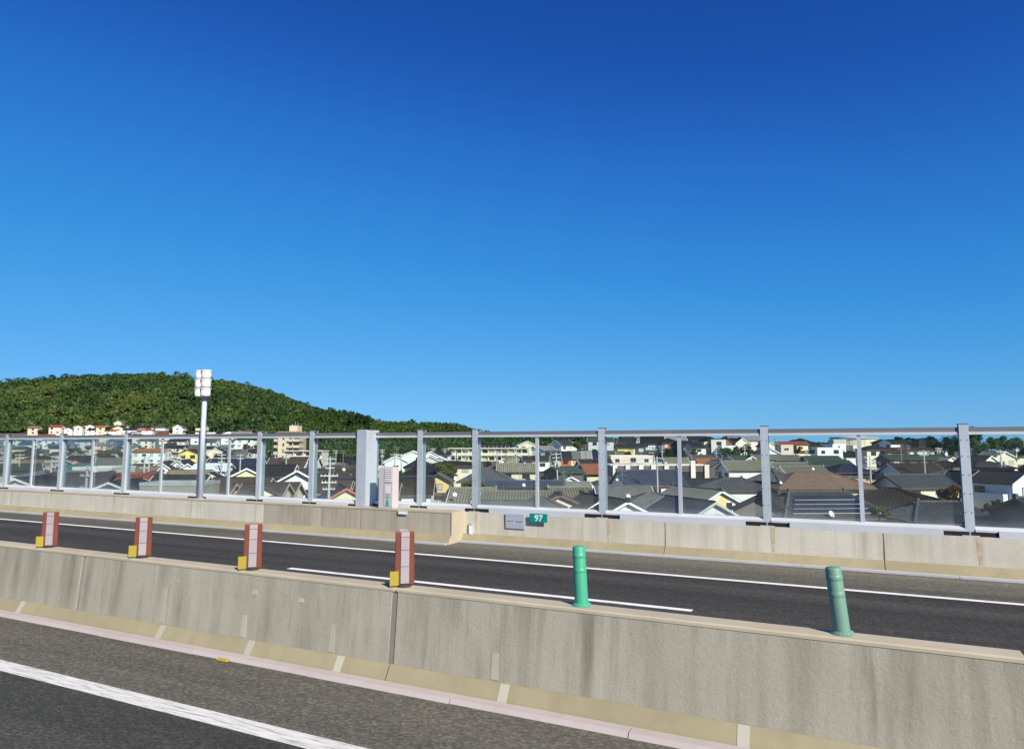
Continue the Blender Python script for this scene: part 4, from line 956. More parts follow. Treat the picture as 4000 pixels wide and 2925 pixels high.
# ---- right half, middle distance
H('house with red wall in the row below the hill', 2205, 1763, 250, 4.2, 6, 0, 'gable', .8, 'red', 'black')
H('narrow cream rowhouse right of the red wall', 2243, 1762, 251, 4.2, 6, 0, 'gable', .8, 'cream', 'slate_grey')
H('narrow cream rowhouse with patched grey roof', 2283, 1762, 252, 4.2, 6, 0, 'gable', .8, 'cream', 'grey')
H('yellow rowhouse under navy roof left of the post', 2327, 1761, 253, 4.6, 6, 0, 'gable', .8, 'yellow', 'navy')
H('rowhouse with green roof right of the yellow one', 2378, 1761, 256, 4, 6, 0, 'gable', .8, 'pale_grey', 'green')
H('grey roofed rowhouse at the right end of the row', 2412, 1762, 258, 4.4, 6, 0, 'gable', .7, 'dark_grey', 'slate_grey')
H('navy roofed house left of the red wall', 2158, 1766, 244, 5, 6, 4, 'gable', .8, 'pale_grey', 'navy')
H('broad black slate house below the yellow rowhouse', 2322, 1795, 192, 9, 7.5, 8, 'gable', .45, 'white', 'slate', antenna=True)
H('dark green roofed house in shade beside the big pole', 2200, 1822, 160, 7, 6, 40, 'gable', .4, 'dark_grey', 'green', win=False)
cop = H('hall with long copper red roof and cream walls', 2390, 1812, 172, 15, 9, 7, 'gable', .42, 'cream', 'copper', over=.8, trim='trim brown', barge='trim brown')
H('wide blank pinkish flat roofed hall behind the copper roof', 2462, 1778, 216, 13.5, 8, 0, 'flat', 0, 'light_pink', 'grey')
H('tiled roof with white fascia behind the pilaster hall', 2637, 1789, 196, 6.4, 6, 2, 'gable', .6, 'white', 'kawara_pale', True)
H('small house with rusty orange corrugated roof', 2752, 1791, 190, 4.6, 5, 2, 'gable', .5, 'brown', 'rust', ribs=.4)
H('dark green roof with cream gable below the palm like trees', 2890, 1780, 204, 8, 7, 20, 'gable', .4, 'cream', 'green')
H('small cream gable right of the dark green roof', 2935, 1782, 202, 6, 5, 100, 'gable', .5, 'cream', 'slate')
H('low tiled house with dark irregular roof right of the post', 3022, 1838, 118, 5, 6, 30, 'hip', .5, 'dark_grey', 'kawara', True)
H('grey ribbed tile house with two roof tiers, upper', 3080, 1809, 162, 8, 6, 2, 'gable', .45, 'cream', 'kawara_pale', True)
H('lower ribbed tile roof with white dish below the upper tier', 3130, 1822, 150, 9, 5.4, 2, 'gable', .4, 'cream', 'kawara_pale', True)
H('house with faded green metal upper roof', 3205, 1781, 202, 10, 7, 2, 'gable', .35, 'cream', 'green', barge='trim grey')
H('broad faded green metal roof below the upper green roof', 3235, 1799, 186, 11, 8, 2, 'gable', .4, 'dark_grey', 'green', barge='trim grey')
H('wide cream house under large mottled brown hip roof', 3175, 1845, 116, 15.5, 9.5, 3, 'hip', .42, 'cream', 'brown_flat', over=.9, antenna=True, trim='trim brown')
H('navy black hip roof house behind the mottled brown roof', 3300, 1812, 152, 9, 8, 6, 'hip', .4, 'dark_grey', 'navy')
H('long house with dark brown roof and bright white wall', 3560, 1811, 146, 10, 7.5, 3, 'gable', .45, 'white', 'dark_brown', barge='trim grey')
H('dark grey tile gable house with cream band wall and lean to', 3570, 1856, 111, 9.4, 7.4, 5, 'gable', .42, 'cream', 'kawara', True, skirt=True, barge='trim dark')
H('brown black hip house left of the thick fence post', 3690, 1800, 162, 9, 8, -20, 'hip', .4, 'dark_grey', 'dark_brown')
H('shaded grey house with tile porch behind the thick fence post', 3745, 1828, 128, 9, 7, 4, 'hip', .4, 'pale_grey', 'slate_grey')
H('dark brown hip house right of the thick fence post', 3842, 1803, 152, 11, 8, 4, 'hip', .38, 'dark_grey', 'dark_brown')
H('dark gable fronted house with shaded porch at the right', 3865, 1846, 112, 7.5, 6.4, 104, 'gable', .55, 'dark_grey', 'slate', barge='trim grey', balcony=True)
H('white gable house left of the last utility pole at right', 3958, 1832, 112, 7, 5.6, 110, 'gable', .55, 'white', 'slate', barge='trim white')
H('white house with balcony at the right edge', 4005, 1843, 104, 7, 5.6, 106, 'gable', .55, 'white', 'slate', barge='trim white', balcony=True)
H('cream gable house with lean shed below the bright tree', 3868, 1780, 192, 8, 7, 114, 'gable', .5, 'cream', 'slate')
H('cream gable house with round vent near the right edge', 3926, 1764, 216, 8, 8, 96, 'gable', .5, 'cream', 'kawara_pale', barge='trim white')
H('dark blue steep gable cut off by the right edge', 4050, 1800, 120, 9, 9, 40, 'gable', .7, 'navy', 'navy', win=False)
H('very long dark green roofed house right of the tank', 3560, 1776, 212, 18, 8, 1, 'gable', .3, 'dark_grey', 'green')
H('white gabled annex at the end of the long green roof', 3718, 1785, 205, 6, 6, 100, 'gable', .5, 'white', 'grey')
# ---- houses on the rise at right
H('white gable house on the rise left of the second post', 2196, 1718, 292, 7.5, 6.4, 40, 'gable', .6, 'white', 'slate', barge='trim white')
H('cream broad gable on the rise at its left end', 2062, 1723, 292, 8, 8, 96, 'gable', .42, 'cream', 'white')
H('white gable shed roof house above the navy roof', 2128, 1742, 262, 8, 6, 50, 'gable', .45, 'white', 'grey')
H('three storey white house with stacked balconies and steep black roof', 2547, 1703, 292, 9.5, 8, -14, 'gable', .75, 'white', 'black', balcony=2, barge='trim white')
H('white gable end house left of the stacked balconies', 2452, 1712, 305, 8, 6, -20, 'gable', .6, 'white', 'slate')
H('dark hip roofed house high on the rise behind the post', 2394, 1709, 335, 8, 7, 0, 'hip', .5, 'brown', 'black')
H('yellow fronted house below the white gable end', 2440, 1735, 275, 7, 6, 2, 'gable', .4, 'yellow', 'slate')
H('long dark blue walled house left of the stacked balconies', 2482, 1732, 280, 7, 6, 2, 'gable', .4, 'navy', 'navy')
H('dark maroon house with layered roofs right of the balconies', 2608, 1713, 288, 8, 7, 10, 'hip', .45, 'brick', 'black', skirt=True)
H('black gable house behind the thin post on the rise', 2672, 1722, 280, 8, 7, 30, 'gable', .5, 'dark_grey', 'black')
H('white three storey house with rounded balconies on the rise', 2718, 1725, 266, 5, 7, 8, 'shed', .3, 'white', 'black', balcony=2)
H('pale yellow box house beside the rounded balconies', 2764, 1726, 270, 4.6, 6, 2, 'flat', 0, 'pale_yellow', 'slate')
H('black pyramid hip roof high on the rise', 2770, 1706, 298, 9, 8, 20, 'hip', .6, 'white', 'black')
H('tall pinkish white flat roofed house on the rise', 2805, 1717, 264, 5.4, 6.4, -14, 'flat', 0, 'light_pink', 'grey')
H('long low white wall house behind the palm like trees', 2850, 1740, 258, 7, 6, -6, 'flat', 0, 'white', 'grey')
H('cream gable house at the top right of the rise', 2898, 1711, 302, 9, 8, 120, 'gable', .5, 'cream', 'navy')
H('brown gable house between pink flat house and cream gable', 2842, 1714, 300, 7, 6, 120, 'gable', .6, 'brown', 'dark_brown')
H('flat dark house behind the top of the rise', 2862, 1705, 320, 7, 6, 0, 'flat', 0, 'taupe', 'grey')
H('grey white house with hipped roof behind the thin post top', 2720, 1704, 315, 9, 7, 0, 'gable', .5, 'white', 'slate')
H('pale block at the crest left of the pyramid roof', 2680, 1702, 330, 8, 7, 0, 'flat', 0, 'pale_grey', 'grey')
H('cream two storey gable right of the second thick post', 3008, 1726, 282, 6, 5.6, 100, 'gable', .55, 'cream', 'slate')
H('white gable house with railed balcony right of the post', 3008, 1750, 232, 7, 6, 96, 'gable', .5, 'white', 'slate_grey', balcony=True)
H('pink three storey flat roofed house with roof panels', 3062, 1737, 244, 4.4, 5.6, 0, 'flat', 0, 'pink', 'navy')
H('temple like hall with great black hip roof', 3120, 1718, 330, 16, 10, 2, 'hip', .5, 'white', 'black', over=1.6)
H('grey roofed low house left of the pink house', 2985, 1776, 205, 8, 6, 2, 'gable', .4, 'beige', 'slate_grey')
H('grey roofed house with porch posts under the pink house', 3065, 1778, 205, 7, 6, 2, 'gable', .4, 'cream', 'slate_grey')
H('grey hip roof house right of the porch posts', 3110, 1777, 208, 6, 6, 2, 'hip', .45, 'cream', 'slate_grey')
H('white low store with turquoise awnings by the tank', 3228, 1748, 240, 9, 5, 2, 'flat', 0, 'white', 'teal')
H('dark red brick house right of the tank', 3440, 1717, 300, 5, 6, 2, 'hip', .4, 'brick', 'black')
H('long shaded house with white dormer right of the brick house', 3500, 1718, 292, 11, 7, 10, 'gable', .4, 'white', 'black')
H('cream house with brown hip roof below the tank', 3410, 1741, 240, 9, 7, 4, 'hip', .35, 'cream', 'dark_brown')
H('dark house with layered hip roofs at the grove edge', 3595, 1715, 282, 9, 9, 8, 'hip', .6, 'dark_grey', 'slate', skirt=True)
H('brown walled house with shingles left of the grove', 3475, 1749, 238, 7, 6, 2, 'gable', .4, 'brown', 'dark_brown')
H('long low dark house with red and white panels before the grove', 3580, 1748, 245, 9, 6, 2, 'gable', .3, 'light_pink', 'slate')
# ---- foot of the wooded hill
for (u, v, W, D, rot, wall, rm, lab) in ((225, 1660, 10, 8, 2, 'light_pink', 'red', 'pink house with bright red roof at the hill foot, leftmost red one'), (267, 1671, 9, 7, 100, 'white', 'black', 'white twin gabled house beside the red roofed pink house'),
        (306, 1662, 9, 7, 98, 'white', 'orange', 'white gable house with orange wing at the hill foot'), (352, 1659, 10, 7, 100, 'white', 'red', 'white gable house with dark red roof at the hill foot'),
        (402, 1661, 8, 7, 2, 'cream', 'orange', 'cream house with orange roof beside the hill foot trees'), (462, 1664, 9, 8, 96, 'cream', 'dark_brown', 'cream house with brown front gable below the hillside pavilion'),
        (515, 1672, 12, 7, 2, 'white', 'navy', 'long white house with navy roof at the hill foot'), (548, 1679, 12, 8, 2, 'white', 'orange', 'white house with orange roof at the hill foot'),
        (580, 1673, 9, 7, 10, 'white', 'red', 'red hip roofed house right of the orange roof'), (592, 1686, 8, 6, 98, 'white', 'grey', 'small white gable below the red hip roof'),
        (640, 1687, 10, 7, 2, 'light_pink', 'brick_red', 'low brick red roofed house at the hill foot'), (680, 1690, 9, 7, 100, 'cream', 'white', 'pale gable house right of the brick red roof'),
        (820, 1688, 9, 7, 10, 'white', 'white', 'white roofed house right of the sign pole at the hill foot'), (895, 1686, 10, 8, 10, 'white', 'white', 'white hip roofed house at the right of the hill foot'),
        (945, 1685, 16, 9, 4, 'pale_grey', 'grey', 'broad pale blue grey roof at the right of the hill foot'), (180, 1684, 10, 7, 4, 'white', 'navy', 'navy roofed house at the far left of the hill foot'),
        (440, 1676, 10, 7, 2, 'white', 'orange', 'low white house with orange eaves below the cream brown gable'), (372, 1672, 10, 7, 2, 'white', 'slate', 'long white fronted house in the second hill foot row')):
    far_quick(lab, u, v, 560, W * .92, D * .9, rot, 'gable' if 'hip' not in lab else 'hip', .45, wall, rm, group='houses at the hill foot')
far_quick('lone cream pavilion on the lower hillside', 461, 1643, 618, 8, 6, 100, 'gable', .6, 'cream', 'tan')

# plaster patch and window on the peeling gable, blind window on the navy roof house
def gable_patch(root, W, D, pts, mat, nm, z0):
    b = MB(); b.poly([(-W / 2 - .006, -y, z0 + z) for y, z in pts][::1]); o = b.build(nm, mat, root); return o
def house_eave(root): return max(v_.co.z for v_ in [c for c in root.children if c.name.startswith('wall')][0].data.vertices)
zt = house_eave(peel)
pp = [(-.9, -.75), (-1.35, -1.2), (-1.0, -1.35), (-1.5, -1.9), (-.9, -2.6), (.6, -2.75), (1.5, -2.4), (2.6, -2.2), (3.1, -1.75), (2.2, -1.55), (1.7, -1.7), (1.0, -1.15), (.5, -1.25), (.1, -.75), (-.4, -.62)]
gable_patch(peel, 9.5, 7.6, [(-y, z) for y, z in pp], 'wall ochre', 'peeled_plaster', zt)
put_window(peel, 'l', -1.35, zt - 2.05, .75, .5, 9.5, 7.6, 'trim dark', 'glass', True, 0)
zt = house_eave(navy); put_window(navy, 'l', -.25, zt - 2.35, .95, 1.0, 8.5, 6.4, 'trim dark', 'blind tan', True, 1)

# ---- pilaster hall
def pilaster_hall():
    Z = 150; root_p = P(2578, 1815, Z); x, y, zr = root_p; zg = ground_z(x, y); W = 385 / FPX * Z; Dp = 9; h = zr - zg
    root = empty('hall', (x, y, zg), R(YAW + 2)); tag(root, 'hall with pinkish pilasters and tall dark window bays', 'hall'); PLACED.append((x, y, 10)); PLACED.append((x - 8, y - 3, 6)); PLACED.append((x + 8, y + 3, 6))
    b = MB(); b.box(-W / 2, W / 2, 0, Dp, 0, h - .2); b.build('wall', 'wall taupe', root)
    b = MB(); b.box(-W / 2 - .1, W / 2 + .1, -.15, Dp + .1, h - .2, h); b.build('roof_edge', 'trim white', root)
    us = [2385, 2425, 2465, 2515, 2548, 2602, 2650, 2703, 2762]
    xs = [(u - 2578) / FPX * Z for u in (2400, 2450, 2502, 2550, 2602, 2652, 2706, 2760)]
    for k, xx in enumerate(xs):
        hh = h + (.9 if k == 6 else .02); b = MB(); b.box(xx - .5, xx + .5, -.55, -.001, 0, hh); b.build('pilaster', 'wall light_pink', root)
    for a, c in zip(xs[:-1], xs[1:]):
        for z0, z1, mt in ((h - 1.2, h - .3, 'trim brown'), (h - 4.2, h - 1.4, 'glass'), (h - 4.8, h - 4.35, 'trim brown'), (h - 7.0, h - 5.0, 'wall taupe')):
            b = MB(); b.box(a + .55, c - .55, -.10 if mt != 'glass' else -.04, -.001, z0, z1); b.build('window' if mt == 'glass' else 'spandrel', mt, root)
pilaster_hall()

# ---- apartment blocks
def block(label, u0, u1, v, Z, Dp, floors, mat, nw, roofed=None, tower=False, rot=0):
    u = (u0 + u1) / 2; p = P(u, v, Z); x, y, zr = p; zg = ground_z(x, y) - .5; W = (u1 - u0) / FPX * Z; h = zr - zg
    root = empty('apartment_block', (x, y, zg), R(YAW + rot)); tag(root, label, 'apartments'); PLACED.append((x, y, W / 2)); PLACED.append((x - RT.x * W / 3, y - RT.y * W / 3, W / 3)); PLACED.append((x + RT.x * W / 3, y + RT.y * W / 3, W / 3))
    b = MB(); b.box(-W / 2, W / 2, 0, Dp, 0, h); b.build('wall', mat, root)
    fh = 2.8
    for f in range(floors):
        z = h - fh * (f + 1)
        if z < 0: break
        b = MB(); b.box(-W / 2 - .05, W / 2 + .05, -1.15, -.001, z + .05, z + .22); b.build('balcony_floor', mat, root)
        b = MB(); b.box(-W / 2, W / 2, -1.14, -1.04, z + .221, z + 1.15); b.build('balcony_wall', mat, root)
        for k in range(nw):
            xx = -W / 2 + W * (k + .5) / nw; o = link('window', window_one(min(1.9, W / nw * .6), 1.6, 'trim dark', 'glass' if (k + f) % 3 else 'curtain'), root); o.location = (xx, -.012, z + .5)
        for k in range(nw + 1):
            xx = -W / 2 + W * k / nw; xx = max(-W / 2 + .08, min(W / 2 - .08, xx)); b = MB(); b.box(xx - .08, xx + .08, -1.035, -.001, z + .222, z + fh - .02); b.build('party_wall', mat, root)
    b = MB(); b.box(-W / 2 - .3, W / 2 + .3, -1.3, Dp + .3, h + .001, h + .28); b.build('roof', roofed or mat, root)
    return root, W, h
block('long white apartment row with regular window bays below the bamboo', 1752, 2062, 1752, 268, 9, 3, 'wall cream', 12)
block('beige apartment strip with dark flat roof behind the white row', 1878, 1990, 1739, 300, 9, 2, 'wall beige', 7, 'roof navy')
block('low beige long building beyond the brown roofs', 1112, 1262, 1762, 262, 8, 2, 'wall light_pink', 4)
def tower():
    Z = 318; p = P(1122, 1700, Z); x, y, zr = p; zg = ground_z(x, y) - 1; h = zr - zg; s = Z / FPX
    root = empty('apartment_tower', (x, y, zg), R(YAW)); tag(root, 'beige apartment tower with stepped roof against the wooded hill', 'apartments'); PLACED.append((x, y, 9))
    b = MB(); b.box(-35 * s, 24 * s, 0, 12, 0, h); b.box(-46 * s, -35 * s, .5, 9, 0, h - .5); b.build('wall', 'wall beige', root)
    b = MB(); b.box(-48 * s, 52 * s, -1.0, 12.4, h + .001, h + 1.1); b.build('top_floor', 'wall beige', root)
    b = MB(); b.hexa([(-48 * s, -1.4, h + 1.101), (52 * s, -1.4, h + 1.101), (52 * s, 12.5, h + 1.101), (-48 * s, 12.5, h + 1.101), (-34 * s, 1, h + 2.0), (46 * s, 1, h + 1.8), (46 * s, 11, h + 1.8), (-34 * s, 11, h + 2.0)]); b.build('roof', 'roof tan', root)
    b = MB(); b.box(2 * s, 34 * s, 2, 9, h + 1.5, h + 4.6); b.build('stair_head', 'wall beige', root)
    for k in range(3):
        b = MB(); b.tube(((8 + 11 * k) * s, 4, h + 4.6), ((8 + 11 * k) * s, 4, h + 5.6 + k % 2), .12, n=6); b.build('roof_mast', 'trim grey', root)
    for f in range(5):
        z = h - 2.9 * (f + 1)
        if z < 0: break
        for xa_, xb_ in ((-48, -37), (4, 24), (26, 50)):
            b = MB(); b.box(xa_ * s, xb_ * s, -1.2, -.001 if xa_ != 26 else 6, z, z + 1.15); b.build('balcony', 'wall beige', root)
            o = link('window', window_one(1.4, 1.2, 'trim dark', 'glass'), root); o.location = ((xa_ + xb_) / 2 * s, -.02, z + 1.25)
        o = link('window', window_one(.6, 1.2, 'trim dark', 'glass'), root); o.location = (-14 * s, -.012, z + .8)
    b = MB(); b.box(24.1 * s, 46 * s, 3, 11.5, 0, h); b.build('wing', 'wall tan', root)
tower()
# ---- storage tank
def tank():
    Z = 385; s = Z / FPX; p = P(3335, 1716, Z); x, y, zr = p; zg = ground_z(x, y) - 1; h = zr - zg; r = 82 * s
    root = empty('storage_tank', (x, y, zg), R(YAW)); tag(root, 'large cream cylindrical storage tank with low domed roof', 'storage tank'); PLACED.append((x, y, 14))
    b = MB(); b.lathe([(r, 0), (r, h)], 48); b.build('shell', 'wall cream', root, True)
    b = MB(); b.lathe([(r + .25, h - .02), (r + .25, h + .25), (r * .97, h + .3), (r * .75, h + 1.0), (r * .5, h + 1.6), (r * .25, h + 1.95), (.01, h + 2.05)], 48); b.build('dome', 'wall pale_grey', root, True)
    b = MB(); b.lathe([(r + .6, h + .3), (r + .6, h + 1.2), (r + .52, h + 1.2), (r + .52, h + .3)], 48); b.build('railing', 'trim grey', root)
    for k in range(20):
        a = 2 * math.pi * k / 20; b = MB(); b.box(-.06, .06, -.06, .06, 0, h - .05); o = b.build('stiffener', 'wall pale_grey', root); o.location = ((r + .05) * math.cos(a), (r + .05) * math.sin(a), 0); o.rotation_euler = (0, 0, a)
    # tall plain block beside it
    p = P(3272, 1717, 372); x, y, zr = p; zg = ground_z(x, y) - 1; h = zr - zg
    root = empty('warehouse', (x, y, zg), R(YAW - 10)); tag(root, 'tall grey sheet clad shed standing before the tank', 'warehouse'); PLACED.append((x, y, 8))
    b = MB(); b.box(-3.2, 3.2, -4, 6, 0, h - .3); b.build('wall', 'wall pale_grey', root); b = MB(); b.box(-3.4, 3.4, -4.2, 6.2, h - .3, h); b.build('roof', 'trim white', root)
    for k in range(6): b = MB(); b.box(-2.9 + k * 1.1, -2.82 + k * 1.1, -4.06, -4.001, 0, h - .35); b.build('seam', 'trim grey', root)
tank()

# ------------------------------------------------------------------ fill: the many smaller houses of the plain
frs = random.Random(21)
WALLS = ['white'] * 6 + ['cream'] * 5 + ['pale_grey'] * 3 + ['beige', 'light_pink', 'pale_yellow', 'tan', 'dark_grey', 'mint']
ROOFS = ['black'] * 4 + ['slate'] * 5 + ['navy'] * 3 + ['dark_brown'] * 3 + ['kawara'] * 4 + ['slate_grey'] * 3 + ['brown', 'brown', 'green', 'orange', 'grey', 'tan', 'brick_red']
FILL = []
def fits(x, y, r):
    return all((x - a) ** 2 + (y - c) ** 2 > (r + q) ** 2 * .80 for a, c, q in PLACED)
def fill(Zs, u0, u1, gap, jit, cap, place, scale=1.0):
    n = 0
    for Z in Zs:
        u = u0 + frs.uniform(0, 60)
        while u < u1:
            Zj = Z + frs.uniform(-jit, jit); p = P(u, 1735, Zj); W = frs.uniform(7.5, 12.5) * scale; D = frs.uniform(6, 8) * scale
            if fits(p.x, p.y, max(W, D) * .5) and n < cap:
                g = frs.random(); FILL.append((p.x, p.y, u, Zj, W, D, place)); PLACED.append((p.x, p.y, max(W, D) * .5)); n += 1
            u += (gap + frs.uniform(0, gap * .35)) / Zj * FPX
fill([138, 152, 168, 186], -60, 1010, 12.5, 5, 30, 'the near left plain')
fill([208, 232, 256], -60, 1500, 14.5, 6, 45, 'the middle left plain')
fill([285, 318, 352], -60, 1080, 16.5, 8, 40, 'the far left plain')
fill([392, 432, 472, 505], -60, 1060, 19, 8, 42, 'the rows before the hill')
fill([592], 120, 1000, 16, 5, 9, 'the hill foot')
fill([176, 200, 224], 1500, 2150, 13, 6, 12, 'the centre below bamboo')
fill([128, 142, 158, 174, 192], 1990, 4080, 10, 5, 26, 'the near right plain', .72)
fill([210, 236], 2500, 4050, 14, 6, 20, 'the right plain')
fill([310, 350, 395], 2150, 3260, 15, 8, 22, 'the right rise')
fill([300, 340], 3300, 4050, 17, 8, 8, 'the far right')
desc = {}
for (x, y, u, Z, W, D, place) in sorted(FILL, key=lambda q: q[2]):
    wall, rm = frs.choice(WALLS), frs.choice(ROOFS); rf = frs.choice(['gable', 'gable', 'gable', 'hip', 'hip', 'flat']); rot = frs.choice([0, 3, 6, 94, 100, -4])
    if rf == 'hip' and abs(rot) > 40: rot -= 96
    key = (wall.replace('_', ' '), rm.replace('_', ' '), rf, place); desc.setdefault(key, []).append((x, y, u, Z, W, D, rot, wall, rm))
ORD = ['first', 'second', 'third', 'fourth', 'fifth', 'sixth', 'seventh', 'eighth']
HIDDEN = {0, 2, 4, 5, 6, 8, 9, 12, 14, 16, 25, 28, 29, 30, 41, 42, 45, 50, 54, 57, 58, 65, 68, 69, 73, 75, 79, 83, 86, 87, 88, 93, 102, 103, 106, 111, 114, 118, 120, 121, 122, 124, 125, 126, 127, 130, 132, 133, 135, 136, 137, 139, 141, 143, 145, 152, 153, 154, 158, 159, 160, 162, 163}     # wholly behind other houses in the photograph
fi = -1
for (wl, rm_, rf, place), lst in desc.items():
    tex = {'kawara': 'grey tiled', 'slate': 'dark slate', 'slate grey': 'grey slate', 'grey': 'pale grey'}.get(rm_, rm_)
    for k, (x, y, u, Z, W, D, rot, wall, rm) in enumerate(lst):
        lab = f'{wl} house with {tex} {rf} roof in {place}'
        if len(lst) > 1: lab = f'{ORD[min(k, 7)]} {wl} house with {tex} {rf} roof in {place}'
        st = frs.choice([2, 2, 2, 2, 1.2]); pit = frs.uniform(.38, .55)
        hz = 2.9 * st + (.3 if rf == 'flat' else pit * D / 2) + .2
        fi += 1; opts = dict(antenna=frs.random() < .4 and Z < 300, balcony=frs.random() < .22, skirt=frs.random() < .25)
        if fi in HIDDEN: continue
        house(lab, u, 0, Z, W, D, rot, rf, pit, wall, rm, tiles=(rm == 'kawara' and Z < 200), detail=Z < 190, at=(x, y), hz=hz, group='small houses of the town', **opts)
print('HOUSES', len(HOUSES))

# ------------------------------------------------------------------ satellite dishes
for u, v, Z, r, lab in ((2454, 1939, 80.3, .42, 'large white dish over the grey slate roof'), (2318, 1905, 88.5, .33, 'white dish on the ridge of the yellowish grey tiles'), (2410, 1874, 119, .36, 'white dish left of the blue tiled house'),
        (2046, 1895, 98, .36, 'white dish on the blue grey tiled roof'), (1776, 1932, 79.5, .38, 'white dish left of the bleached ribbed tiles'), (1777, 1870, 136, .38, 'white dish right of the ochre house'),
        (1343, 1834, 122, .42, 'white dish among the stepped brown roofs'), (3246, 2008, 71, .5, 'big white dish below the solar panel roof'), (3050, 1886, 112, .42, 'white dish left of the mottled brown roof'),
        (3176, 1832, 146, .42, 'white dish on the lower ribbed tile roof'), (2602, 1808, 190, .4, 'white dish above the pilaster hall'), (3027, 1858, 116, .36, 'white dish at the low dark tiled house')):
    dish(lab, u, v, Z, r)

# ------------------------------------------------------------------ utility poles and wires
POLES = []
def upole(u, vt, Z, label, wood=False, arms=2, trafo=False, lean=0):
    p = P(u, vt, Z); zg = ground_z(p.x, p.y); h = max(5, p.z - zg)
    root = empty('utility_pole', (p.x, p.y, p.z - h)); root.rotation_euler = (0, R(lean), R(YAW + rnd.uniform(-25, 25))); tag(root, label, 'utility pole', 'utility poles of the town')
    b = MB(); b.tube((0, 0, 0), (0, 0, h), .19, .12, 8); b.build('shaft', 'pole wood' if wood else 'pole concrete', root, True)
    for k in range(arms):
        z = h - .35 - .75 * k; w_ = 1.0 - .15 * k
        b = MB(); b.box(-w_, w_, -.17, -.09, z - .05, z + .05); o = b.build('crossarm', 'insulator' if not wood else 'pole wood', root)
        b = MB()
        for s in (-.9, -.45, .45, .9): b.tube((s * w_, -.13, z + .05), (s * w_, -.13, z + .22), .045, n=5)
        b.build('insulators', 'insulator', o)
    if trafo:
        for s in (-.35, .35):
            b = MB(); b.lathe([(.001, h - 3.2), (.26, h - 3.2), (.28, h - 3.0), (.28, h - 2.3), (.2, h - 2.15), (.001, h - 2.15)], 12, 0, (s, -.3)); b.build('transformer', 'transformer', root, True)
    b = MB()
    for k in range(3): b.box(-.25, .25, -.14, -.10, h - 2.4 - .45 * k, h - 2.36 - .45 * k)
    b.build('step_rungs', 'antenna metal', root)
    POLES.append((u, Z, Vector((p.x, p.y, p.z - .3)))); return root
PL = [(203, 1793, 96, 'slim pole behind the black hip roof, far left'), (219, 1778, 128, 'pole just right of the slim far left pole'), (79, 1771, 150, 'leftmost pole beside the first fence bay'), (342, 1818, 72, 'short near pole left of the broad white gable'),
      (566, 1783, 112, 'pole left of the twin white gables'), (584, 1781, 124, 'pole immediately right of the twin gables pole'), (706, 1773, 142, 'white pole with transformers left of the sign pole'), (867, 1771, 150, 'pole right of the sign pole in the plain'),
      (940, 1773, 152, 'pole behind the yellow gable'), (968, 1724, 330, 'far pole before the hill trees'), (1076, 1769, 156, 'pole with many arms left of the brown roofs'), (1119, 1771, 152, 'pole over the brown roof with white verges'),
      (1177, 1750, 262, 'far pole above the low beige building'), (1290, 1784, 112, 'pole before the stepped brown roofs'), (1313, 1757, 240, 'left pole of the pair below the dark trees'), (1341, 1757, 242, 'right pole of the pair below the dark trees'),
      (1287, 1846, 78, 'short white pole among the brown roofs'), (1493, 1754, 250, 'pole above the cabinet'), (1550, 1744, 262, 'tall pole left of the mint gable'), (1542, 1769, 152, 'pole beside the tall one left of mint gable'), (1568, 1771, 152, 'pole standing before the mint gable'),
      (1673, 1739, 282, 'pole against the bamboo, right of the post'), (1691, 1749, 262, 'shorter pole beside the bamboo pole'), (1738, 1751, 260, 'pole left of the white apartment row'), (1784, 1752, 205, 'pole before the left end of the apartment row'),
      (1820, 1755, 232, 'pole before the apartment windows'), (1941, 1759, 172, 'pole beside the grey tiled house'), (1976, 1749, 222, 'pole before the beige apartments'), (2017, 1751, 202, 'pole crossing the grey beige gable'),
      (2066, 1744, 222, 'pole left of the thin post, right half'), (2150, 1730, 205, 'hooked lamp pole left of the navy roof'), (2184, 1767, 142, 'big leaning pole with transformers in the dark lane'), (2287, 1735, 192, 'brown pole before the rowhouses'),
      (2551, 1744, 192, 'left pole of the pair before the balconies'), (2586, 1740, 205, 'right pole of the pair before the balconies'), (2566, 1782, 116, 'near dark pole over the blue tiled roof'), (2690, 1760, 222, 'slim pole below the rounded balconies'),
      (2797, 1748, 232, 'pole before the pink flat house'), (2909, 1740, 222, 'pole at the palm like trees'), (3026, 1712, 292, 'far pole right of the second post'), (3397, 1779, 122, 'pole right of the mottled brown roof'), (3518, 1740, 192, 'brown pole before the long green roof'),
      (3546, 1737, 215, 'slim brown pole beside the long green roof'), (3151, 1754, 232, 'pole before the green roof trees'), (3608, 1757, 140, 'tall pole over the cream band house'), (3908, 1757, 132, 'tall pole at the right before the white gables'),
      (3661, 1747, 240, 'left pole of the pair at the grove'), (3671, 1749, 238, 'right pole of the pair at the grove')]
for k, (u, vt, Z, lab) in enumerate(PL): upole(u, vt, Z, lab, wood=(k % 3 == 0 and Z > 180) or 'brown pole' in lab, arms=2 + (k % 3 == 1), trafo='transformers' in lab or k % 7 == 3, lean=-3 if 'leaning' in lab else 0)
def wire(i, j, lab, dz=0.0, sag=.8):
    a, c = POLES[i][2] + Vector((0, 0, dz)), POLES[j][2] + Vector((0, 0, dz)); b = MB(); pr = a
    for k in range(1, 13):
        t_ = k / 12; q = a.lerp(c, t_) - Vector((0, 0, sag * 4 * t_ * (1 - t_))); b.tube(pr, q, .022, n=4, cap=False); pr = q
    o = b.build('power_cable', 'wire'); tag(o, lab, 'cable', 'power cables over the roofs')
nm = [q[3] for q in PL]
def ix(s): return next(i for i, q in enumerate(nm) if s in q)
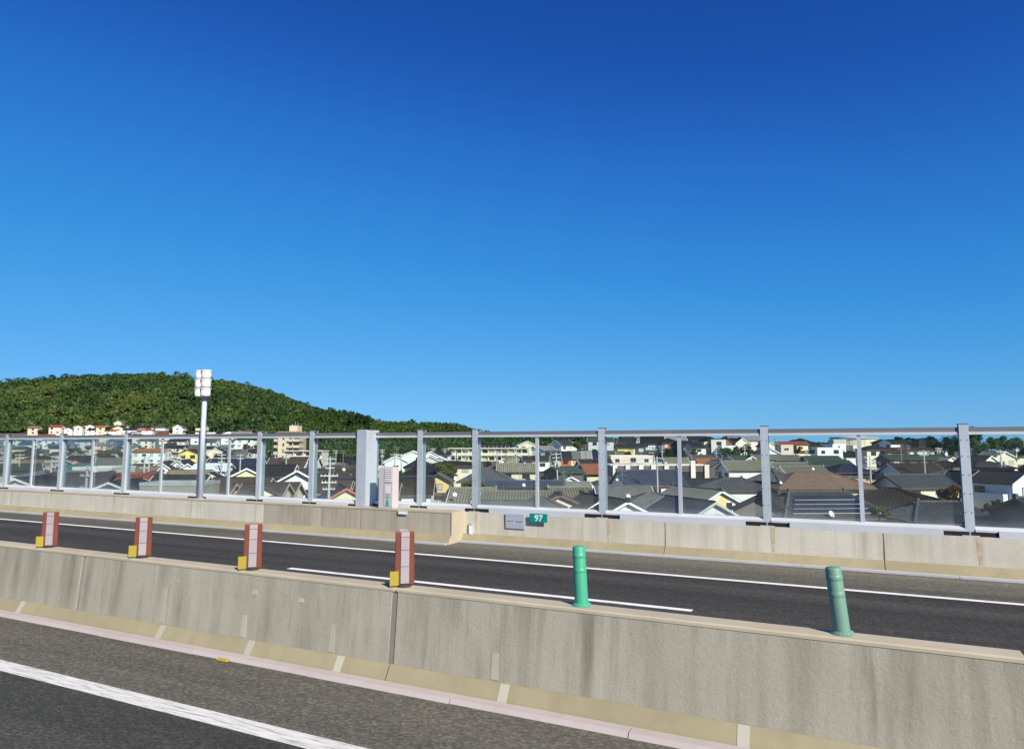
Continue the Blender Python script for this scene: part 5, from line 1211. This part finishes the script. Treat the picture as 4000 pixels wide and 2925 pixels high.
for k, (a, c) in enumerate(zip(PL[:-1], PL[1:])):
    if abs(a[0] - c[0]) < 420 and abs(a[2] - c[2]) < 75 and a[2] < 260 and c[2] < 260:
        for q in (0.0, -.75): wire(k, k + 1, ('upper' if q == 0 else 'lower') + ' cable from the ' + ' '.join(a[3].replace(',', '').split()[:9]), q, rnd.uniform(.4, 1.1))
for a, c, lab in (('tall pole over', 'pole right of the mottled', 'cable from the tall cream band pole leftward'), ('tall pole at the right', 'tall pole over', 'cable between the two tall right hand poles'), ('near dark pole', 'big leaning', 'cable from the dark pole to the leaning pole'),
                  ('big leaning', 'pole crossing', 'cable from the leaning pole to the gable pole'), ('left pole of the pair before', 'near dark pole', 'cable down to the dark pole over blue tiles'), ('pole right of the mottled', 'near dark pole', 'long cable over the pilaster hall side'),
                  ('brown pole before the long', 'pole at the palm', 'cable from the green roof to the palm like trees'), ('pole before the stepped', 'pole over the brown roof', 'cable over the brown roofs'), ('pole left of the twin', 'white pole with', 'cable between the poles of the left plain')):
    wire(ix(a), ix(c), lab); 

# ------------------------------------------------------------------ trees
def leaf_cloud(centres, radii, n, size, rng, flat=1.0, up=.0):
    """small leaf faces spread over clumps; returns verts (n*4,3)"""
    k = len(centres); idx = rng.integers(0, k, n); d = rng.normal(size=(n, 3)); d /= np.linalg.norm(d, axis=1, keepdims=True)
    rr__ = radii[idx] * (rng.random(n) ** .45); c = centres[idx] + d * rr__[:, None] * np.array([1, 1, flat])
    nrm = d * .6 + rng.normal(size=(n, 3)) * .6 + np.array([0, 0, up]); nrm /= np.linalg.norm(nrm, axis=1, keepdims=True)
    a = np.cross(nrm, rng.normal(size=(n, 3))); a /= np.linalg.norm(a, axis=1, keepdims=True); bb = np.cross(nrm, a)
    s = size * (.6 + .8 * rng.random(n)); a *= s[:, None]; bb *= (s * .62)[:, None]
    return np.stack([c - a * 1.0, c - bb, c + a * 1.0, c + bb], 1).reshape(-1, 3)
def mesh_quads(name, V, mat):
    n = len(V) // 4; me = bpy.data.meshes.new(name); me.vertices.add(len(V)); me.vertices.foreach_set('co', np.ascontiguousarray(V, dtype=np.float32).ravel())
    me.loops.add(len(V)); me.loops.foreach_set('vertex_index', np.arange(len(V), dtype=np.int32)); me.polygons.add(n); me.polygons.foreach_set('loop_start', np.arange(0, len(V), 4, dtype=np.int32))
    me.update(); me.materials.append(MATS[mat]); return me
def tree(label, u, vt, vb, Z, wpx, mat='leaf green', name='tree', kind='round', n=None, group=None, trunk=True):
    s = Z / FPX; pt, pb = P(u, vt, Z), P(u, vb, Z); zg = min(ground_z(pb.x, pb.y), pb.z); hc = pt.z - pb.z; r = wpx * s / 2
    root = empty(name, (pb.x, pb.y, zg)); tag(root, label, 'tree' if name != 'shrub' else 'shrub', group); rng = np.random.default_rng(int(u * 7 + Z)); z0 = pb.z - zg; H_ = pt.z - zg
    nc = 18 if kind != 'pine' else 9
    c = rng.normal(size=(nc, 3)); c /= np.linalg.norm(c, axis=1, keepdims=True); c *= (rng.random(nc) ** .4)[:, None]
    if kind == 'round': cen = c * np.array([r * .72, r * .72, hc * .36]) + np.array([0, 0, z0 + hc * .52]); rad = rng.uniform(.26, .44, nc) * min(r, hc * .6)
    elif kind == 'cone':
        t_ = rng.random(nc); a = rng.random(nc) * 6.28; cen = np.stack([np.cos(a) * r * .7 * (1 - t_), np.sin(a) * r * .7 * (1 - t_), z0 + hc * (.05 + .85 * t_)], 1); rad = (.25 + .35 * (1 - t_)) * r
    elif kind == 'palm':
        t_ = rng.random(nc); a = rng.random(nc) * 6.28; cen = np.stack([np.cos(a) * r * .6, np.sin(a) * r * .6, z0 + hc * (.2 + .7 * t_)], 1); rad = rng.uniform(.3, .5, nc) * r
    else:
        cen = np.stack([rng.uniform(-.75, .75, nc) * r, rng.uniform(-.5, .5, nc) * r, z0 + hc * np.linspace(.15, .95, nc)], 1); rad = rng.uniform(.3, .42, nc) * r
    size = max(.16, .55 * s * 4); area = 4 * r * hc
    nn_ = n or int(min(3500, max(260, area / (size * size) * 3.2)))
    V = leaf_cloud(cen, rad, nn_, size, rng, .35 if kind == 'pine' else .9, .3)
    link('crown', mesh_quads('crown', V, mat), root)
    b = MB(); b.tube((0, 0, -.3), (0, 0, z0 + hc * .5), max(.12, .06 * r + .1), max(.06, .03 * r), 7)
    for k in range(5):
        q = cen[k % nc]; b.tube((0, 0, z0 + hc * .12 + .05 * k * hc), tuple(q), .05 + .015 * r, .02, 5)
    b.build('trunk', 'bark', root)
    return root
T = tree
T('olive brown round tree on the rise left of the post', 2258, 1722, 1764, 252, 48, 'leaf yellow'); T('feathery green tree cluster on the bank, left', 2838, 1748, 1800, 232, 44, 'leaf green', kind='palm'); T('feathery green tree on the bank, middle', 2872, 1742, 1796, 234, 40, 'leaf green', kind='palm')
T('large rounded green tree on the bank, right', 2915, 1728, 1792, 238, 66, 'leaf dark'); T('tall olive tree on the bank below the balconies', 2708, 1742, 1790, 245, 40, 'leaf yellow')
for k, (u, vt, w_) in enumerate(((2545, 1768, 50), (2590, 1762, 46), (2630, 1768, 54), (2665, 1758, 44), (2735, 1772, 44), (2768, 1776, 50), (2455, 1762, 44), (2610, 1752, 30))):
    T(f'{ORD[k]} dark bush from the left on the bank below the rise', u, vt, vt + 34, 236, w_, 'leaf dark', 'shrub', group='bushes on the bank')
T('rust red bare tree before the temple like hall', 3108, 1727, 1776, 262, 50, 'leaf autumn'); T('yellow green tree right of the rust red tree', 3172, 1752, 1778, 242, 44, 'leaf yellow')
for k, u in enumerate((3186, 3208, 3232, 3252)): T(f'{ORD[k]} dark tree from the left in the group by the tank', u, 1722 + 3 * (k % 2), 1760, 420, 46, 'leaf dark', group='dark trees by the tank')
for k, (u, vt, w_) in enumerate(((3452, 1711, 20), (3480, 1710, 24), (3512, 1703, 30), (3545, 1706, 26), (3575, 1704, 32), (3606, 1706, 30), (3632, 1702, 30))): T(f'{ORD[k]} skyline pine from the left under the rail', u, vt, vt + 36, 380, w_ * 1.5, 'leaf dark', group='skyline pines at the right')
for k, (u, vt, vb, Z, w_) in enumerate(((3655, 1702, 1785, 262, 74), (3690, 1696, 1788, 258, 84), (3728, 1694, 1788, 262, 84), (3768, 1692, 1788, 266, 80))): T(f'{ORD[k]} tree from the left of the dark grove at the thick post', u, vt, vb, Z, w_, 'leaf dark', group='dark grove at the thick post')
T('bright green tree right of the thick post', 3832, 1700, 1790, 232, 96, 'leaf green'); T('tall dark tree behind the bright green tree', 3806, 1655, 1760, 275, 62, 'leaf dark')
for k, (u, w_) in enumerate(((3874, 52), (3900, 48), (3926, 54))): T(f'{ORD[k]} tall pale trunked tree in the small grove near the right edge', u, 1690 + 4 * k, 1768, 285, w_, 'leaf green', kind='round', group='pale trunked grove')
T('round dark tree near the right edge', 3966, 1700, 1770, 290, 74, 'leaf green'); T('dark tree at the right edge', 4005, 1740, 1790, 215, 60, 'leaf dark')
T('reddish brown bush beside the dark brown hip roof', 3712, 1886, 1968, 82, 86, 'leaf autumn', 'shrub'); T('leafy green shrub below the white house at right', 3850, 1962, 2060, 72, 84, 'leaf green', 'shrub'); T('ivy green bush left of the dark right edge house', 3898, 1940, 2050, 72, 50, 'leaf green', 'shrub')
T('cloud pruned pine in front of the pink beige house', 3435, 1980, 2020, 67, 82, 'leaf yellow', 'tree', 'pine', n=900); T('yellow green tree behind the ochre house', 1745, 1806, 1872, 152, 92, 'leaf yellow'); T('small yellow green tree on the cream roof side', 1715, 1804, 1830, 158, 44, 'leaf yellow', 'shrub')
T('dark conifer right of the ochre house', 1762, 1886, 1950, 118, 46, 'leaf dark', kind='cone'); T('olive shrub left of the bleached tiles', 1838, 1876, 1912, 104, 70, 'leaf yellow', 'shrub'); T('olive shrub right of the post by the bleached tiles', 1900, 1880, 1912, 104, 54, 'leaf yellow', 'shrub')
T('rust coloured shrub under the ochre house window', 1735, 1936, 1962, 112, 50, 'leaf autumn', 'shrub'); T('bare brown tree left of the grey tiled house', 1903, 1797, 1828, 190, 40, 'leaf autumn'); T('green shrub below the veranda house', 2062, 1866, 1876, 130, 30, 'leaf green', 'shrub'); T('dark pine by the shaded lane', 2125, 1855, 1876, 130, 34, 'leaf dark', 'shrub')
T('green tree right of the mint gable', 1562, 1835, 1870, 140, 34, 'leaf green'); T('yellow tree at the plain edge left of the first wide post', 1000, 1735, 1752, 300, 22, 'leaf yellow')
for k, (u, v, Z, w_, mt) in enumerate(((165, 1674, 520, 40, 'leaf dark'), (200, 1725, 400, 36, 'leaf autumn'), (255, 1728, 395, 34, 'leaf autumn'), (300, 1745, 330, 34, 'leaf green'), (345, 1735, 360, 30, 'leaf autumn'), (420, 1762, 270, 36, 'leaf green'), (470, 1768, 262, 26, 'leaf dark'), (40, 1765, 285, 44, 'leaf dark'),
        (130, 1760, 300, 40, 'leaf green'), (683, 1725, 380, 18, 'leaf green'), (960, 1732, 330, 30, 'leaf autumn'), (905, 1762, 262, 20, 'leaf yellow'), (1235, 1770, 240, 40, 'leaf dark'), (1410, 1772, 250, 60, 'leaf dark'), (1330, 1768, 268, 40, 'leaf dark'), (420, 1664, 545, 24, 'leaf dark'), (635, 1668, 600, 40, 'leaf autumn'))):
    T(f'{["dark", "rusty", "green"][["leaf dark", "leaf autumn"].index(mt) if mt in ("leaf dark", "leaf autumn") else 2]} garden tree number {ORD[k % 8]}{" pair" if k > 7 else ""} between the houses of the plain' if False else
      ['dark round tree at the far left hill foot', 'rusty tree in the far left bay', 'wide rusty tree beside the second post', 'green tree left of the turquoise roof', 'small rusty tree behind the white block', 'green tree left of the sign pole plain', 'dark tree below the cream twin gable house', 'dark tree in the first fence bay',
       'green tree in the first fence bay', 'little round hedge tree far in the plain', 'rusty tree before the hill at the post', 'yellowish small tree in the plain', 'dark tree right of the low beige building', 'wide dark tree behind the end box', 'dark tree over the brown rows', 'dark tree beside the orange hill foot house', 'rusty bare tree at the hill foot'][k], u, v, v + w_ * .8, Z, w_, mt)
T('lone umbrella shaped tree on the bamboo skyline', 1607, 1636, 1660, 478, 46, 'leaf dark', n=420)
for k, (u, vt, w_) in enumerate(((1372, 1612, 34), (1402, 1606, 38), (1427, 1616, 32), (1350, 1640, 40), (1392, 1640, 44), (1425, 1648, 40))): T(f'{ORD[k]} dark broad tree from the left on the spur', u, vt, vt + 60, 400, w_ * 1.2, 'leaf dark', group='dark broad trees on the spur')

# ------------------------------------------------------------------ wooded hill and bamboo spur
def crowns(pts, rad, ht, nleaf, size, rng, flame=0.0):
    n = len(pts); idx = np.repeat(np.arange(n), nleaf); m_ = len(idx); d = rng.normal(size=(m_, 3)); d /= np.linalg.norm(d, axis=1, keepdims=True); d[:, 2] = np.abs(d[:, 2]) * .9 - .15
    t_ = (d[:, 2] + .15) / 1.05; rr__ = rad[idx] * (1 - flame * t_) * (.75 + .35 * rng.random(m_))
    lobes = 1 + .28 * np.sin(3 * np.arctan2(d[:, 1], d[:, 0]) + idx * 1.7)
    c = pts[idx] + np.stack([d[:, 0] * rr__ * lobes, d[:, 1] * rr__ * lobes, (d[:, 2] * .5 + .5) * ht[idx]], 1)
    nrm = d + rng.normal(size=(m_, 3)) * .38; nrm /= np.linalg.norm(nrm, axis=1, keepdims=True); a = np.cross(nrm, rng.normal(size=(m_, 3))); a /= np.linalg.norm(a, axis=1, keepdims=True); bb = np.cross(nrm, a)
    s = size * (.6 + .8 * rng.random(m_)); a *= s[:, None]; bb *= (s * .65)[:, None]
    return np.stack([c - a, c - bb, c + a, c + bb], 1).reshape(-1, 3)
def scatter(u0, u1, Z0, Z1, n, rng):
    u = rng.uniform(u0, u1, n); Z = np.sqrt(rng.uniform(Z0 ** 2, Z1 ** 2, n)); L = (u - 2000) / FPX * Z
    x = FW.x * Z + RT.x * L; y = FW.y * Z + RT.y * L; return x, y, u, Z
rng = np.random.default_rng(5)
x, y, u, Z = scatter(-350, 1500, 605, 900, 4700, rng)
pv = P(461, 1735, 618); keep = np.hypot(x - pv.x, y - pv.y) > 11; keep &= ~((Z < 640) & (rng.random(len(x)) < .4)); x, y, u, Z = x[keep], y[keep], u[keep], Z[keep]
pts = np.stack([x, y, terr(x, y)], 1); rad = rng.uniform(2.8, 7.0, len(x)); ht = rng.uniform(4.5, 11, len(x)) * (.7 + .06 * rad); tall_ = rng.random(len(x)) < .05; ht[tall_] *= 1.5
V = crowns(pts, rad, ht, 66, 1.35, rng); tag(link('hill_forest', mesh_quads('hill_forest', V, 'leaf hill')), 'dense green mixed woodland covering the hill at left', 'forest', kind='stuff')
x, y, u, Z = scatter(1010, 2330, 335, 500, 4300, rng); rb_ = terr(x, y) - EYE.z
ok = (rng.random(len(x)) < np.clip((u - 980) / 150, .1, 1)); x, y, u, Z = x[ok], y[ok], u[ok], Z[ok]
pts = np.stack([x, y, terr(x, y)], 1); rad = rng.uniform(1.4, 2.7, len(x)); ht = rng.uniform(6.5, 10.5, len(x))
V = crowns(pts, rad, ht, 52, .55, rng, .55); tag(link('bamboo_grove', mesh_quads('bamboo_grove', V, 'leaf bamboo')), 'feathery bamboo grove covering the spur right of the hill', 'bamboo', kind='stuff')
# grass bank and scrub on the rise and the pale field near the right edge
x, y, u, Z = scatter(2080, 3050, 222, 275, 1500, rng); ok = np.array([fits(a, c, .5) for a, c in zip(x, y)]); x, y = x[ok], y[ok]
pts = np.stack([x, y, terr(x, y)], 1); V = crowns(pts, rng.uniform(.6, 1.5, len(x)), rng.uniform(.6, 2.2, len(x)), 22, .32, rng); tag(link('bank_scrub', mesh_quads('bank_scrub', V, 'leaf dark')), 'dark scrub covering the bank below the rise', 'scrub', kind='stuff')
